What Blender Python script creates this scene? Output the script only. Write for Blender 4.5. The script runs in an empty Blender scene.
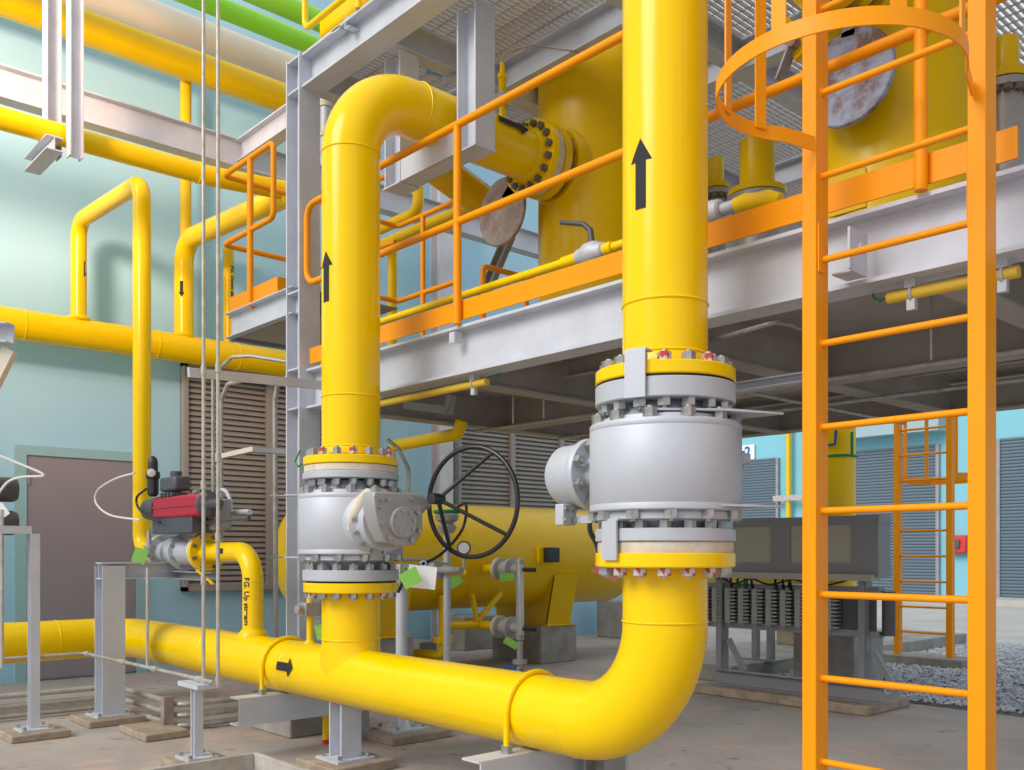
import bpy, bmesh, math, random
from mathutils import Vector, Matrix
random.seed(7)
PI = math.pi
C = bpy.context.scene.collection
V = Vector
# ---------------------------------------------------------------- frame of reference
EYE = 1.22; FPX = 938.0; CS, SN = 0.67025, 0.74214
def PY(x, y, Y):                      # point of the plane Y=const seen at a position of the frame
    t = (x-512)/FPX; d = Y/(SN*t+CS)
    return V((d*(CS*t-SN), Y, EYE+(552-y)/FPX*d))
def PX(x, y, X):
    t = (x-512)/FPX; d = X/(CS*t-SN)
    return V((X, d*(SN*t+CS), EYE+(552-y)/FPX*d))
def PD(x, y, d):
    t = (x-512)/FPX
    return V((d*(CS*t-SN), d*(SN*t+CS), EYE+(552-y)/FPX*d))
# ---------------------------------------------------------------- materials
def lin(c):
    c = c/255.0
    return c/12.92 if c <= 0.04045 else ((c+0.055)/1.055)**2.4
def rgb(r, g, b): return (lin(r), lin(g), lin(b), 1)
def mat(name, col, rough=0.5, metal=0.0, var=0.0, vscale=6.0, col2=None, bump=0.0, bscale=80, spec=0.5, coat=0.0, thresh=None, detail=6):
    m = bpy.data.materials.new(name); m.use_nodes = True
    nt = m.node_tree; b = nt.nodes['Principled BSDF']
    b.inputs['Base Color'].default_value = col
    b.inputs['Roughness'].default_value = rough
    b.inputs['Metallic'].default_value = metal
    b.inputs['Specular IOR Level'].default_value = spec
    if coat: b.inputs['Coat Weight'].default_value = coat; b.inputs['Coat Roughness'].default_value = 0.12
    tc = nt.nodes.new('ShaderNodeTexCoord')
    if var or col2:
        n = nt.nodes.new('ShaderNodeTexNoise'); n.inputs['Scale'].default_value = vscale; n.inputs['Detail'].default_value = detail
        n.inputs['Roughness'].default_value = 0.6
        nt.links.new(tc.outputs['Object'], n.inputs['Vector'])
        r = nt.nodes.new('ShaderNodeValToRGB')
        lo, hi = thresh if thresh else (0.3, 0.7)
        r.color_ramp.elements[0].position = lo; r.color_ramp.elements[1].position = hi
        c2 = col2 if col2 else tuple(c*(1-var) for c in col[:3])+(1,)
        r.color_ramp.elements[0].color = col; r.color_ramp.elements[1].color = c2
        nt.links.new(n.outputs['Fac'], r.inputs['Fac']); nt.links.new(r.outputs['Color'], b.inputs['Base Color'])
    if bump:
        n2 = nt.nodes.new('ShaderNodeTexNoise'); n2.inputs['Scale'].default_value = bscale; n2.inputs['Detail'].default_value = 4
        nt.links.new(tc.outputs['Object'], n2.inputs['Vector'])
        bp = nt.nodes.new('ShaderNodeBump'); bp.inputs['Strength'].default_value = bump; bp.inputs['Distance'].default_value = 0.01
        nt.links.new(n2.outputs['Fac'], bp.inputs['Height']); nt.links.new(bp.outputs['Normal'], b.inputs['Normal'])
    return m
YEL = mat('yellow_gloss_paint', rgb(251,208,0), 0.22, 0, 0.04, 3, spec=0.3, bump=0.02, bscale=9)
YELD = mat('mustard_gloss_paint', rgb(238,194,0), 0.28, 0, 0.1, 2.5, spec=0.35, bump=0.03, bscale=8)
ORA = mat('orange_gloss_paint', rgb(247,155,0), 0.42, 0, 0.05, 4, spec=0.25)
STL = mat('silver_grey_steel_paint', rgb(205,209,220), 0.5, 0.1, 0.0, 3.5, rgb(188,191,199), bump=0.04, bscale=30)
STD = mat('dull_grey_steel_paint', rgb(158,158,162), 0.5, 0.1, 0.0, 4, rgb(136,135,136))
STB = mat('weathered_deck_steel', rgb(180,177,172), 0.6, 0.05, 0.0, 2, rgb(152,145,135))
VLV = mat('aluminium_valve_paint', rgb(194,198,206), 0.55, 0.22, 0.0, 2.2, rgb(183,187,194), spec=0.35, bump=0.05, bscale=60)
VLG = mat('warm_grey_gearbox_paint', rgb(178,176,176), 0.42, 0.3, 0.0, 5, rgb(160,157,154))
NUT = mat('galvanised_bolt', rgb(190,190,190), 0.35, 0.7, 0.0, 20, rgb(140,138,134))
NUTR = mat('bolt_with_red_primer', rgb(190,190,190), 0.45, 0.3, 0.0, 30, rgb(180,60,48), thresh=(0.5,0.56))
NUTD = mat('dark_grey_bolt', rgb(120,110,100), 0.5, 0.4)
TAPE = mat('cream_joint_tape', rgb(214,204,188), 0.7, 0, 0.0, 14, rgb(196,178,150), thresh=(0.45,0.7))
RUST = mat('rust_stained_steel', rgb(150,156,176), 0.5, 0.2, 0.0, 7, rgb(112,80,66), thresh=(0.45,0.6), bump=0.1, bscale=20)
RUST2 = mat('brown_oxide_steel', rgb(168,158,156), 0.5, 0.3, 0.0, 6, rgb(132,108,98), thresh=(0.4,0.65))
BLK = mat('black_rubber_paint', rgb(34,34,38), 0.35, spec=0.6)
BLM = mat('matt_black_marking', rgb(52,50,52), 0.7, spec=0.2)
DKG = mat('dark_grey_housing', rgb(84,84,90), 0.4, 0.2)
RED = mat('crimson_actuator_paint', rgb(176,30,52), 0.35, 0.1)
REDB = mat('red_alarm_plastic', rgb(205,52,48), 0.45)
ORP = mat('faded_orange_card', rgb(255,158,124), 0.7)
GRN = mat('lime_green_card', rgb(126,186,78), 0.7)
GRD = mat('green_cable_sheath', rgb(20,140,70), 0.5)
BLU = mat('blue_plastic', rgb(30,90,160), 0.5)
WHT = mat('white_plastic', rgb(226,226,226), 0.5)
PAP = mat('white_paper', rgb(225,226,230), 0.7)
CND = mat('galvanised_conduit', rgb(200,198,192), 0.4, 0.35, 0.0, 12, rgb(165,158,148))
PNK = mat('cream_lagging', rgb(220,208,192), 0.45, 0.1)
GPI = mat('bright_green_pipe_paint', rgb(140,214,52), 0.35)
BLUEW = mat('pale_blue_wall_paint', rgb(160,208,230), 0.75, 0, 0.0, 0.8, rgb(170,212,232), bump=0.03, bscale=60)
BLUET = mat('aqua_wall_paint', rgb(128,192,208), 0.75, 0, 0.05, 1)
FRM = mat('blue_grey_door_frame', rgb(150,190,198), 0.5)
DOORM = mat('mauve_grey_door_paint', rgb(150,142,150), 0.5, 0, 0.05, 1.5)
LOUV = mat('taupe_louvre_aluminium', rgb(158,151,146), 0.55, 0.1)
LOUVD = mat('dark_louvre_backing', rgb(84,78,74), 0.8)
SHUT = mat('slate_shutter_steel', rgb(92,110,122), 0.6, 0.05)
CONC = mat('grey_concrete', rgb(168,165,160), 0.85, 0, 0.0, 5, rgb(136,130,122), bump=0.15, bscale=50)
CONL = mat('pale_plinth_concrete', rgb(192,190,184), 0.8, 0, 0.0, 6, rgb(160,152,142), bump=0.15, bscale=60)
GROUT = mat('buff_grout', rgb(176,160,142), 0.85, 0, 0.0, 10, rgb(140,124,108), bump=0.2, bscale=50)
ROADM = mat('pale_street_concrete', rgb(188,186,182), 0.85, 0, 0.0, 2, rgb(170,166,160))
STON = mat('grey_gravel_stone', rgb(214,218,224), 0.8, 0, 0.0, 9, rgb(130,138,150))
GBED = mat('dark_gravel_bed', rgb(110,112,116), 0.9, bump=0.4, bscale=40)
PANEL = mat('greige_panel', rgb(186,182,168), 0.6, 0, 0.1, 2)
GLS = mat('dial_glass', rgb(220,224,226), 0.15)
GRATE = mat('galvanised_grating', rgb(176,172,168), 0.5, 0.25)
# concrete floor: grey with pinkish stains mixed with painted-in lens-flare tint, darker drips
def floor_mat():
    m = bpy.data.materials.new('stained_concrete_floor'); m.use_nodes = True
    nt = m.node_tree; b = nt.nodes['Principled BSDF']; b.inputs['Roughness'].default_value = 0.8
    tc = nt.nodes.new('ShaderNodeTexCoord')
    def noise(sc, det, rough=0.6):
        n = nt.nodes.new('ShaderNodeTexNoise'); n.inputs['Scale'].default_value = sc; n.inputs['Detail'].default_value = det
        n.inputs['Roughness'].default_value = rough
        nt.links.new(tc.outputs['Object'], n.inputs['Vector']); return n
    def ramp(n, a, c1, bb, c2):
        r = nt.nodes.new('ShaderNodeValToRGB'); r.color_ramp.elements[0].position = a; r.color_ramp.elements[1].position = bb
        r.color_ramp.elements[0].color = c1; r.color_ramp.elements[1].color = c2
        nt.links.new(n.outputs['Fac'], r.inputs['Fac']); return r
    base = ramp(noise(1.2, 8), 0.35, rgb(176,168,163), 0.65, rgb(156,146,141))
    stain_flare = ramp(noise(2.6, 8, 0.65), 0.52, (0,0,0,1), 0.64, (1,1,1,1))
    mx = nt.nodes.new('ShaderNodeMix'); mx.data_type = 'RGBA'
    nt.links.new(stain_flare.outputs['Color'], mx.inputs['Factor']); nt.links.new(base.outputs['Color'], mx.inputs['A'])
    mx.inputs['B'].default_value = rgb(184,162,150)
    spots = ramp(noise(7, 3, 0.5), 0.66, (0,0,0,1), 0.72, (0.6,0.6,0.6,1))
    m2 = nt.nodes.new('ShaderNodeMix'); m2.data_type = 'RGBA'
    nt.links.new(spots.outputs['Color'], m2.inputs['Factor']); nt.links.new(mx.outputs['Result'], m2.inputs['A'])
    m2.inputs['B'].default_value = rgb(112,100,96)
    nt.links.new(m2.outputs['Result'], b.inputs['Base Color'])
    bp = nt.nodes.new('ShaderNodeBump'); bp.inputs['Strength'].default_value = 0.15; bp.inputs['Distance'].default_value = 0.01
    nt.links.new(noise(40, 5).outputs['Fac'], bp.inputs['Height']); nt.links.new(bp.outputs['Normal'], b.inputs['Normal'])
    return m
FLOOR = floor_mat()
# ---------------------------------------------------------------- mesh kit
def frame(d, up=None):
    d = V(d).normalized()
    u = V(up) if up is not None else (V((0,0,1)) if abs(d.z) < 0.95 else V((1,0,0)))
    s = d.cross(u).normalized(); u = s.cross(d).normalized()
    return d, s, u
class MB:
    def __init__(self): self.v = []; self.f = []
    def add(self, vs, fs):
        o = len(self.v); self.v += [tuple(p) for p in vs]; self.f += [tuple(i+o for i in f) for f in fs]; return self
    def box(self, lo, hi):
        x0,y0,z0 = lo; x1,y1,z1 = hi
        return self.add([(x0,y0,z0),(x1,y0,z0),(x1,y1,z0),(x0,y1,z0),(x0,y0,z1),(x1,y0,z1),(x1,y1,z1),(x0,y1,z1)],
            [(0,3,2,1),(4,5,6,7),(0,1,5,4),(1,2,6,5),(2,3,7,6),(3,0,4,7)])
    def bar(self, p0, p1, w, h, up=None, so=0, uo=0):     # box along p0-p1, w sideways, h upward, offset so/uo
        p0 = V(p0); p1 = V(p1); d, s, u = frame(p1-p0, up)
        q = [(-w/2,-h/2),(w/2,-h/2),(w/2,h/2),(-w/2,h/2)]
        vs = [p0+s*(a+so)+u*(b+uo) for a,b in q]+[p1+s*(a+so)+u*(b+uo) for a,b in q]
        return self.add(vs, [(0,3,2,1),(4,5,6,7),(0,1,5,4),(1,2,6,5),(2,3,7,6),(3,0,4,7)])
    def ibeam(self, p0, p1, h, w, tf=0.012, tw=0.009, up=None):
        self.bar(p0,p1,tw,h-2*tf,up); self.bar(p0,p1,w,tf,up,0,h/2-tf/2); return self.bar(p0,p1,w,tf,up,0,-h/2+tf/2)
    def chan(self, p0, p1, h, w, t=0.008, up=None, flip=1):
        self.bar(p0,p1,t,h,up); self.bar(p0,p1,w,t,up,flip*w/2,h/2-t/2); return self.bar(p0,p1,w,t,up,flip*w/2,-h/2+t/2)
    def angle(self, p0, p1, a, t=0.006, up=None, flip=1):
        self.bar(p0,p1,t,a,up,0,a/2); return self.bar(p0,p1,a,t,up,flip*a/2,t/2)
    def tube(self, pts, r, seg=16, cap=True, closed=False):
        pts = [V(p) for p in pts]; n = len(pts); rs = r if isinstance(r,(list,tuple)) else [r]*n
        tang = []
        for i in range(n):
            if closed: t = pts[(i+1)%n]-pts[i-1]
            elif i == 0: t = pts[1]-pts[0]
            elif i == n-1: t = pts[-1]-pts[-2]
            else: t = (pts[i+1]-pts[i]).normalized()+(pts[i]-pts[i-1]).normalized()
            tang.append(t.normalized())
        d, s, u = frame(tang[0]); vs = []
        for i in range(n):
            if i:
                s = (s - tang[i]*s.dot(tang[i])).normalized()
                u = s.cross(tang[i]).normalized()
            sc = 1.0
            for k in range(seg):
                a = 2*PI*k/seg; vs.append(pts[i]+(s*math.cos(a)+u*math.sin(a))*rs[i]*sc)
        fs = []
        m = n if closed else n-1
        for i in range(m):
            j = (i+1)%n
            for k in range(seg):
                fs.append((i*seg+k, i*seg+(k+1)%seg, j*seg+(k+1)%seg, j*seg+k))
        if cap and not closed: fs.append(tuple(range(seg))[::-1]); fs.append(tuple((n-1)*seg+k for k in range(seg)))
        return self.add(vs, fs)
    def cyl(self, p0, p1, r, seg=24): return self.tube([p0,p1], r, seg)
    def lathe(self, o, ax, prof, seg=32, a0=0, a1=2*PI):     # prof: (radius, height along ax)
        o = V(o); d, s, u = frame(ax); vs = []; full = abs(a1-a0-2*PI) < 1e-6
        ns = seg if full else seg+1
        for r, h in prof:
            for k in range(ns):
                a = a0+(a1-a0)*k/seg; vs.append(o+d*h+(s*math.cos(a)+u*math.sin(a))*max(r,1e-4))
        fs = []
        for i in range(len(prof)-1):
            for k in range(ns if full else ns-1):
                fs.append((i*ns+k, i*ns+(k+1)%ns, (i+1)*ns+(k+1)%ns, (i+1)*ns+k))
        if full:
            fs.append(tuple(range(ns))[::-1]); fs.append(tuple((len(prof)-1)*ns+k for k in range(ns)))
        return self.add(vs, fs)
    def ring(self, o, ax, R, r, seg=40, s2=8, a0=0, a1=2*PI):
        o = V(o); d, s, u = frame(ax)
        full = abs(a1-a0-2*PI) < 1e-6; n = seg if full else seg+1
        pts = [o+(s*math.cos(a0+(a1-a0)*k/seg)+u*math.sin(a0+(a1-a0)*k/seg))*R for k in range(n)]
        return self.tube(pts, r, s2, True, full)
    def prism(self, pts, ext):                              # closed outline pushed along ext
        n = len(pts); e = V(ext); a = [V(p) for p in pts]
        return self.add(a+[p+e for p in a], [tuple(range(n))[::-1], tuple(range(n,2*n))]+[(i,(i+1)%n,(i+1)%n+n,i+n) for i in range(n)])
def route(pts, R, n=10):                                    # polyline with rounded corners
    pts = [V(p) for p in pts]; out = [pts[0]]
    for i in range(1, len(pts)-1):
        a, b, c = pts[i-1], pts[i], pts[i+1]
        u = (a-b).normalized(); w = (c-b).normalized(); ang = u.angle(w)
        rr = R[i-1] if isinstance(R,(list,tuple)) else R
        k = rr/math.tan(ang/2); p = b+u*k; q = b+w*k
        cen = b+(u+w).normalized()*(rr/math.sin(ang/2))
        v0 = p-cen; v1 = q-cen; th = v0.angle(v1)
        for j in range(n+1):
            f = j/n; out.append(cen+(v0*math.sin((1-f)*th)+v1*math.sin(f*th))/math.sin(th))
    out.append(pts[-1]); return out
def curve(pts, n=6):                                      # smooth curve through the points
    P = [V(p) for p in pts]; P = [P[0]*2-P[1]]+P+[P[-1]*2-P[-2]]; out = []
    for i in range(1,len(P)-2):
        for k in range(n):
            t = k/n; a,b,c,d = P[i-1],P[i],P[i+1],P[i+2]
            out.append(((b*2)+(c-a)*t+(a*2-b*5+c*4-d)*t*t+(b*3-a-c*3+d)*t**3)*0.5)
    out.append(P[-2]); return out
def base_of(mb):
    xs = [p[0] for p in mb.v]; ys = [p[1] for p in mb.v]; zs = [p[2] for p in mb.v]
    return V(((min(xs)+max(xs))/2, (min(ys)+max(ys))/2, min(zs)))
WL = {}                                                     # world position of each thing or part
def obj(name, mb, m, parent=None, label=None, smooth=38, bevel=0, kind=None, org=None):
    me = bpy.data.meshes.new(name)
    o0 = V(org) if org is not None else base_of(mb)
    me.from_pydata([tuple(V(p)-o0) for p in mb.v], [], mb.f)
    bm = bmesh.new(); bm.from_mesh(me); bmesh.ops.recalc_face_normals(bm, faces=bm.faces); bm.to_mesh(me); bm.free()
    if smooth:
        me.polygons.foreach_set('use_smooth', [True]*len(me.polygons)); me.set_sharp_from_angle(angle=math.radians(smooth))
    me.materials.append(m)
    o = bpy.data.objects.new(name, me); C.objects.link(o)
    if parent is not None:
        o.parent = parent; o.location = o0-WL[parent.name]
    else: o.location = o0
    WL[o.name] = o0
    if label: o['label'] = label
    if kind: o['kind'] = kind
    if bevel:
        b = o.modifiers.new('bevel','BEVEL'); b.width = bevel; b.segments = 2; b.limit_method = 'ANGLE'
    return o
def tag(o, label, cat, group=None):
    o['label'] = label; o['category'] = cat
    if group: o['group'] = group
    return o
def thing(name, label, cat, loc, group=None):
    o = bpy.data.objects.new(name, None); C.objects.link(o); o.empty_display_size = 0.1
    o.location = V(loc); WL[o.name] = V(loc); return tag(o, label, cat, group)
def struct(name, mb, m, parent=None, **k):
    o = obj(name, mb, m, parent, **k)
    if parent is None: o['kind'] = 'structure'
    return o
def single(name, mb, m, label, cat, group=None, **k):
    return tag(obj(name, mb, m, **k), label, cat, group)
def inst(src_mesh, name, parent, loc, rot=None):            # a repeated part sharing one mesh
    o = bpy.data.objects.new(name, src_mesh); C.objects.link(o); o.parent = parent
    o.location = V(loc)-WL[parent.name]
    if rot is not None: o.rotation_euler = rot
    return o
def raw_mesh(name, mb, m, smooth=35):
    me = bpy.data.meshes.new(name); me.from_pydata(mb.v, [], mb.f)
    bm = bmesh.new(); bm.from_mesh(me); bmesh.ops.recalc_face_normals(bm, faces=bm.faces); bm.to_mesh(me); bm.free()
    me.polygons.foreach_set('use_smooth', [True]*len(me.polygons)); me.set_sharp_from_angle(angle=math.radians(smooth))
    me.materials.append(m); return me
def wrap_poly(c, ax, n, r, strips):                         # strips: (v0, v1, [u at v0 lo, hi], [u at v1 lo, hi]) on a cylinder
    c = V(c); a = V(ax).normalized(); n = V(n).normalized(); n = (n-a*n.dot(a)).normalized(); b = a.cross(n)
    mb = MB()
    def P(u, v, rr): th = v/r; return c+a*u+(n*math.cos(th)+b*math.sin(th))*rr
    for v0, v1, (l0,h0), (l1,h1) in strips:
        k = 3
        for i in range(k):
            f0 = i/k; f1 = (i+1)/k; va = v0+(v1-v0)*f0; vb = v0+(v1-v0)*f1
            la = l0+(l1-l0)*f0; lb = l0+(l1-l0)*f1; ha = h0+(h1-h0)*f0; hb = h0+(h1-h0)*f1
            vs = [P(la,va,r+.0015),P(ha,va,r+.0015),P(hb,vb,r+.0015),P(lb,vb,r+.0015)]
            mb.add(vs, [(0,1,2,3)])
    return mb
def arrow(parent, c, ax, n, r, L, w, hw, hl):
    mb = wrap_poly(c, ax, n, r, [(-w/2,w/2,(-L/2,L/2-hl),(-L/2,L/2-hl)), (-hw/2,0,(L/2-hl,L/2-hl),(L/2-hl,L/2)), (0,hw/2,(L/2-hl,L/2),(L/2-hl,L/2-hl))])
    return obj('flow_arrow', mb, BLM, parent, label='dark painted flow arrow', smooth=60)
def text_mesh(s, size):
    cu = bpy.data.curves.new('t','FONT'); cu.body = s; cu.size = size; cu.offset = size*0.03; cu.align_x = 'CENTER'; cu.align_y = 'CENTER'
    o = bpy.data.objects.new('t', cu); C.objects.link(o); bpy.context.view_layer.update()
    dg = bpy.context.evaluated_depsgraph_get(); me = bpy.data.meshes.new_from_object(o.evaluated_get(dg))
    vs = [v.co.copy() for v in me.vertices]; fs = [tuple(p.vertices) for p in me.polygons]
    bpy.data.objects.remove(o); bpy.data.curves.remove(cu); bpy.data.meshes.remove(me)
    return vs, fs
def wrap_text(parent, name, s, size, c, ax, n, r, sx=1.0):
    vs, fs = text_mesh(s, size); c = V(c); a = V(ax).normalized(); n = V(n).normalized(); n = (n-a*n.dot(a)).normalized(); b = n.cross(a)
    out = []
    for p in vs:
        th = p.y/r; out.append(c+a*(p.x*sx)+(n*math.cos(th)+b*math.sin(th))*(r+.002))
    mb = MB(); mb.add(out, fs); return obj(name, mb, BLM, parent, label='black stencilled lettering', smooth=0)
def flat_text(parent, name, s, size, c, right, up, m):
    vs, fs = text_mesh(s, size); right = V(right).normalized(); up = V(up).normalized()
    mb = MB(); mb.add([V(c)+right*p.x+up*p.y for p in vs], fs); return obj(name, mb, m, parent, smooth=0)
X_=V((1,0,0)); Y_=V((0,1,0)); Z_=V((0,0,1)); NX=-X_; NY=-Y_; NZ=-Z_

# ================================================================ SETTING
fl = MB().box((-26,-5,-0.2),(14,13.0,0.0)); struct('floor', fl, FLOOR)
st = MB().box((-40,13.0,-0.2),(25,23.0,-0.01)); st.box((-40,22.6,-0.2),(25,24.0,0.13)); struct('trim_1', st, ROADM)
w = MB().box((-9.9,-3,0),(-9.6,11.3,8.4)); struct('wall_left', w, BLUEW)
w = MB().box((-40,24.0,0),(20,24.4,8.5)); struct('wall_back', w, BLUET)
d = MB().box((-9.6,2.51,0.02),(-9.565,3.53,2.13)); dr = struct('door_1', d, DOORM)
f = MB(); f.box((-9.6,2.41,0),(-9.545,2.51,2.22)); f.box((-9.6,3.53,0),(-9.545,3.63,2.22)); f.box((-9.6,2.51,2.13),(-9.545,3.53,2.22)); obj('door_frame', f, FRM, dr)
hg = MB(); 
for z in (0.3,1.1,1.85): hg.cyl((-9.555,2.53,z),(-9.555,2.53,z+0.12),0.012,10)
obj('hinge', hg, STD, dr)
# rolling shutters of the far building
for i,(x0,x1,lab) in enumerate(((-18.2,-14.98,'grey roller shutter under the sign numbered 2'),(-13.6,-10.37,'grey roller shutter behind the far orange ladder'),(-8.99,-5.76,'grey roller shutter at the right edge of the view, right of the red alarm box'))):
    t = thing('roller_shutter', lab, 'shutter', ((x0+x1)/2,23.95,0.13))
    c = MB(); z = 0.13; prof = []
    while z < 3.93:
        prof += [(23.965,z),(23.945,z+0.012),(23.94,z+0.04),(23.945,z+0.068),(23.965,z+0.075)]; z += 0.08
    vs = []; fs = []
    for yy,zz in prof: vs += [(x0+0.06,yy,zz),(x1-0.06,yy,zz)]
    for k in range(len(prof)-1): fs.append((2*k,2*k+1,2*k+3,2*k+2))
    c.add(vs, fs); obj('curtain', c, SHUT, t, smooth=20)
    g = MB().box((x0,23.9,0.13),(x0+0.08,24.0,3.95)); obj('guide_rail', g, STD, t)
    g = MB().box((x1-0.08,23.9,0.13),(x1,24.0,3.95)); obj('guide_rail', g, STD, t)
t = thing('shutter_sign', 'small white sign with a blue 2 above the leftmost shutter', 'sign', (-15.9,23.95,4.2))
p0 = PY(724,461,23.97); p1 = PY(755,447,23.97)
q = PY(741,453,23.95)
obj('sign_board', MB().box((p0.x,23.93,q.z-0.22),(p1.x,23.99,q.z+0.22)), WHT, t)
flat_text(t,'numeral','2',0.42,(PY(747,453,23.9).x,23.925,q.z),X_,Z_,BLU)
single('lintel_box', MB().box((-13.9,23.5,4.25),(-10.2,24.0,4.75)), mat('pale_box_paint', rgb(150,178,186),0.6), 'pale blue boxed canopy above the shutter behind the far orange ladder', 'canopy', bevel=0.02)
t = thing('fire_alarm_box', 'red fire alarm call box on the pale blue wall pier between shutters', 'alarm', PY(960,552,23.8))
c = PY(960,544,23.9)
obj('housing', MB().box((c.x-0.25,23.75,c.z-0.22),(c.x+0.2,24.0,c.z+0.22)), REDB, t, bevel=0.03)
obj('call_point', MB().box((c.x-0.12,23.7,c.z-0.1),(c.x+0.06,23.76,c.z+0.1)), DKG, t)
# yellow downpipe on the far wall
q = PY(788.5,500,23.8)
single('gas_downpipe', MB().cyl((q.x,23.8,0.13),(q.x,23.8,7.0),0.07,12), YELD, 'thin yellow vertical pipe on the far blue wall beside the numbered shutter', 'pipe')
single('wall_conduit_rail', MB().box((q.x-0.45,23.7,2.68),(q.x+1.1,23.72,2.84)), CND, 'grey horizontal strap crossing the thin yellow pipe on the far wall', 'bracket')

# louvres in the blue wall
def louvre(y0, y1, z0, z1, mull, lab):
    t = thing('louvre_panel', lab, 'louvre', (-9.58,(y0+y1)/2,z0))
    f = MB(); e = 0.045
    f.box((-9.6,y0,z0),(-9.5,y0+e,z1)); f.box((-9.6,y1-e,z0),(-9.5,y1,z1)); f.box((-9.6,y0,z0),(-9.5,y1,z0+e)); f.box((-9.6,y0,z1-e),(-9.5,y1,z1))
    obj('frame', f, LOUV, t)
    for m in mull: obj('mullion', MB().box((-9.6,m-0.04,z0),(-9.495,m+0.04,z1)), LOUV, t)
    obj('backing', MB().box((-9.6,y0,z0),(-9.59,y1,z1)), LOUVD, t)
    b = MB(); z = z0+0.07
    while z < z1-0.06:
        b.prism([(-9.588,y0+e,z+0.038),(-9.588,y0+e,z+0.045),(-9.535,y0+e,z-0.002),(-9.535,y0+e,z-0.026),(-9.541,y0+e,z-0.026)],(0,y1-y0-2*e,0)); z += 0.06
    obj('blades', b, LOUV, t, smooth=0)
louvre(4.0,6.35,0.81,3.2,(4.98,5.75),'wide taupe louvre panel in the blue wall left of the grey corner column')
louvre(7.65,10.45,0.81,3.2,(8.6,9.55),'taupe louvre panel in the blue wall above the long horizontal yellow vessel')

# gravel, raised slab and kerbs on the right
single('gravel_bed', MB().box((-5.1,7.45,0.0),(3.0,13.0,0.012)), GBED, 'dark bed under the loose gravel strip between floor and street', 'gravel bed')
g = MB()
def stones(x0,x1,y0,y1,n,smin,smax):
    for i in range(n):
        x = random.uniform(x0,x1); y = random.uniform(y0,y1); s = random.uniform(smin,smax)
        a = random.uniform(0,PI); ca, sa = math.cos(a), math.sin(a)
        pts = []
        for p in ((1,0,0),(0,1,0),(-1,0,0),(0,-1,0),(0,0,1),(0,0,-1)):
            k = s*random.uniform(0.6,1.25); px,py,pz = p[0]*k, p[1]*k, p[2]*k*0.7
            pts.append((x+px*ca-py*sa, y+px*sa+py*ca, 0.022+random.uniform(0,0.012)+pz))
        g.add(pts, [(0,1,4),(1,2,4),(2,3,4),(3,0,4),(1,0,5),(2,1,5),(3,2,5),(0,3,5)])
stones(-5.08,-1.6,7.47,12.95,15000,0.012,0.03)
o = single('gravel', g, STON, 'loose blue-grey crushed stone gravel around the foot of the far ladder', 'gravel', smooth=0); o['kind'] = 'stuff'
single('raised_slab', MB().box((-6.3,7.35,0),(-5.1,12.6,0.16)), CONC, 'raised grey concrete slab with worn edge behind the steel rack', 'slab', bevel=0.01)
single('ladder_kerb', MB().box((-5.02,9.75,0.0),(-4.0,10.15,0.12)), CONC, 'low concrete kerb in the gravel carrying the far orange ladder', 'kerb', bevel=0.01)

# ================================================================ UNDERGROUND OF STRUCTURE : columns and decks
def pedestal(x0,x1,y0,y1,h,lab,m=CONC):
    return single('concrete_plinth', MB().box((x0,y0,0),(x1,y1,h)), m, lab, 'plinth', bevel=0.012)
pedestal(-6.05,-5.5,3.02,3.52,0.26,'square concrete plinth under the tall grey corner column')
t = thing('corner_column', 'tall light grey steel column between the two big yellow risers and the louvre wall', 'column', (-5.72,3.28,0.26))
m = MB()
m.box((-5.715,3.2,0.26),(-5.70,3.36,4.63)); m.box((-5.885,3.2,0.26),(-5.87,3.36,4.63)); m.box((-5.87,3.275,0.26),(-5.715,3.285,4.63))
obj('shaft', m, STL, t)
m = MB()
for z in (2.2,2.47,3.0,4.38,4.60): m.box((-5.87,3.205,z),(-5.715,3.355,z+0.012))
obj('stiffener_plate', m, STL, t)
obj('base_plate', MB().box((-5.94,3.13,0.26),(-5.64,3.43,0.285)), STL, t)
t = thing('access_platform', 'light grey steel platform deck carrying the yellow vessels and orange handrails', 'platform', (-2.5,3.3,2.2))
XL, XR = -5.70, 1.5
obj('front_beam', MB().ibeam((XL,3.325,2.335),(XR,3.325,2.335),0.27,0.15,0.016,0.01), STL, t)
for Y in (5.1,6.9): obj('cross_beam', MB().ibeam((XL-0.1,Y,2.335),(XR,Y,2.335),0.25,0.13), STB, t)
for X in (-5.72,-4.3,-2.9,-1.5,-0.1): obj('joist', MB().ibeam((X,3.4 if X>-5.7 else 3.38,2.33),(X,6.95,2.33),0.248,0.13), STB, t)
for X,Y in ((-3.6,4.3),(-2.2,5.9),(-0.8,4.3),(-5.0,5.9)):
    a = MB(); a.chan((X-0.62,Y,2.39),(X+0.62,Y,2.39),0.12,0.05); obj('trimmer', a, STB, t)
for X,Y in ((-4.9,5.4),(-3.6,6.1),(-2.0,6.2),(-1.1,5.6)):
    a = MB(); a.angle((X-0.6,Y,2.3),(X+0.6,Y+0.0,2.3),0.06,0.008); obj('trimmer', a, STB, t)
for X in (-4.75,-4.45,-3.9,-3.3,-2.5,-1.9):
    a = MB(); a.cyl((X,4.3,2.1),(X,4.3,2.45),0.006,8); obj('hanger_rod', a, CND, t)
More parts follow.
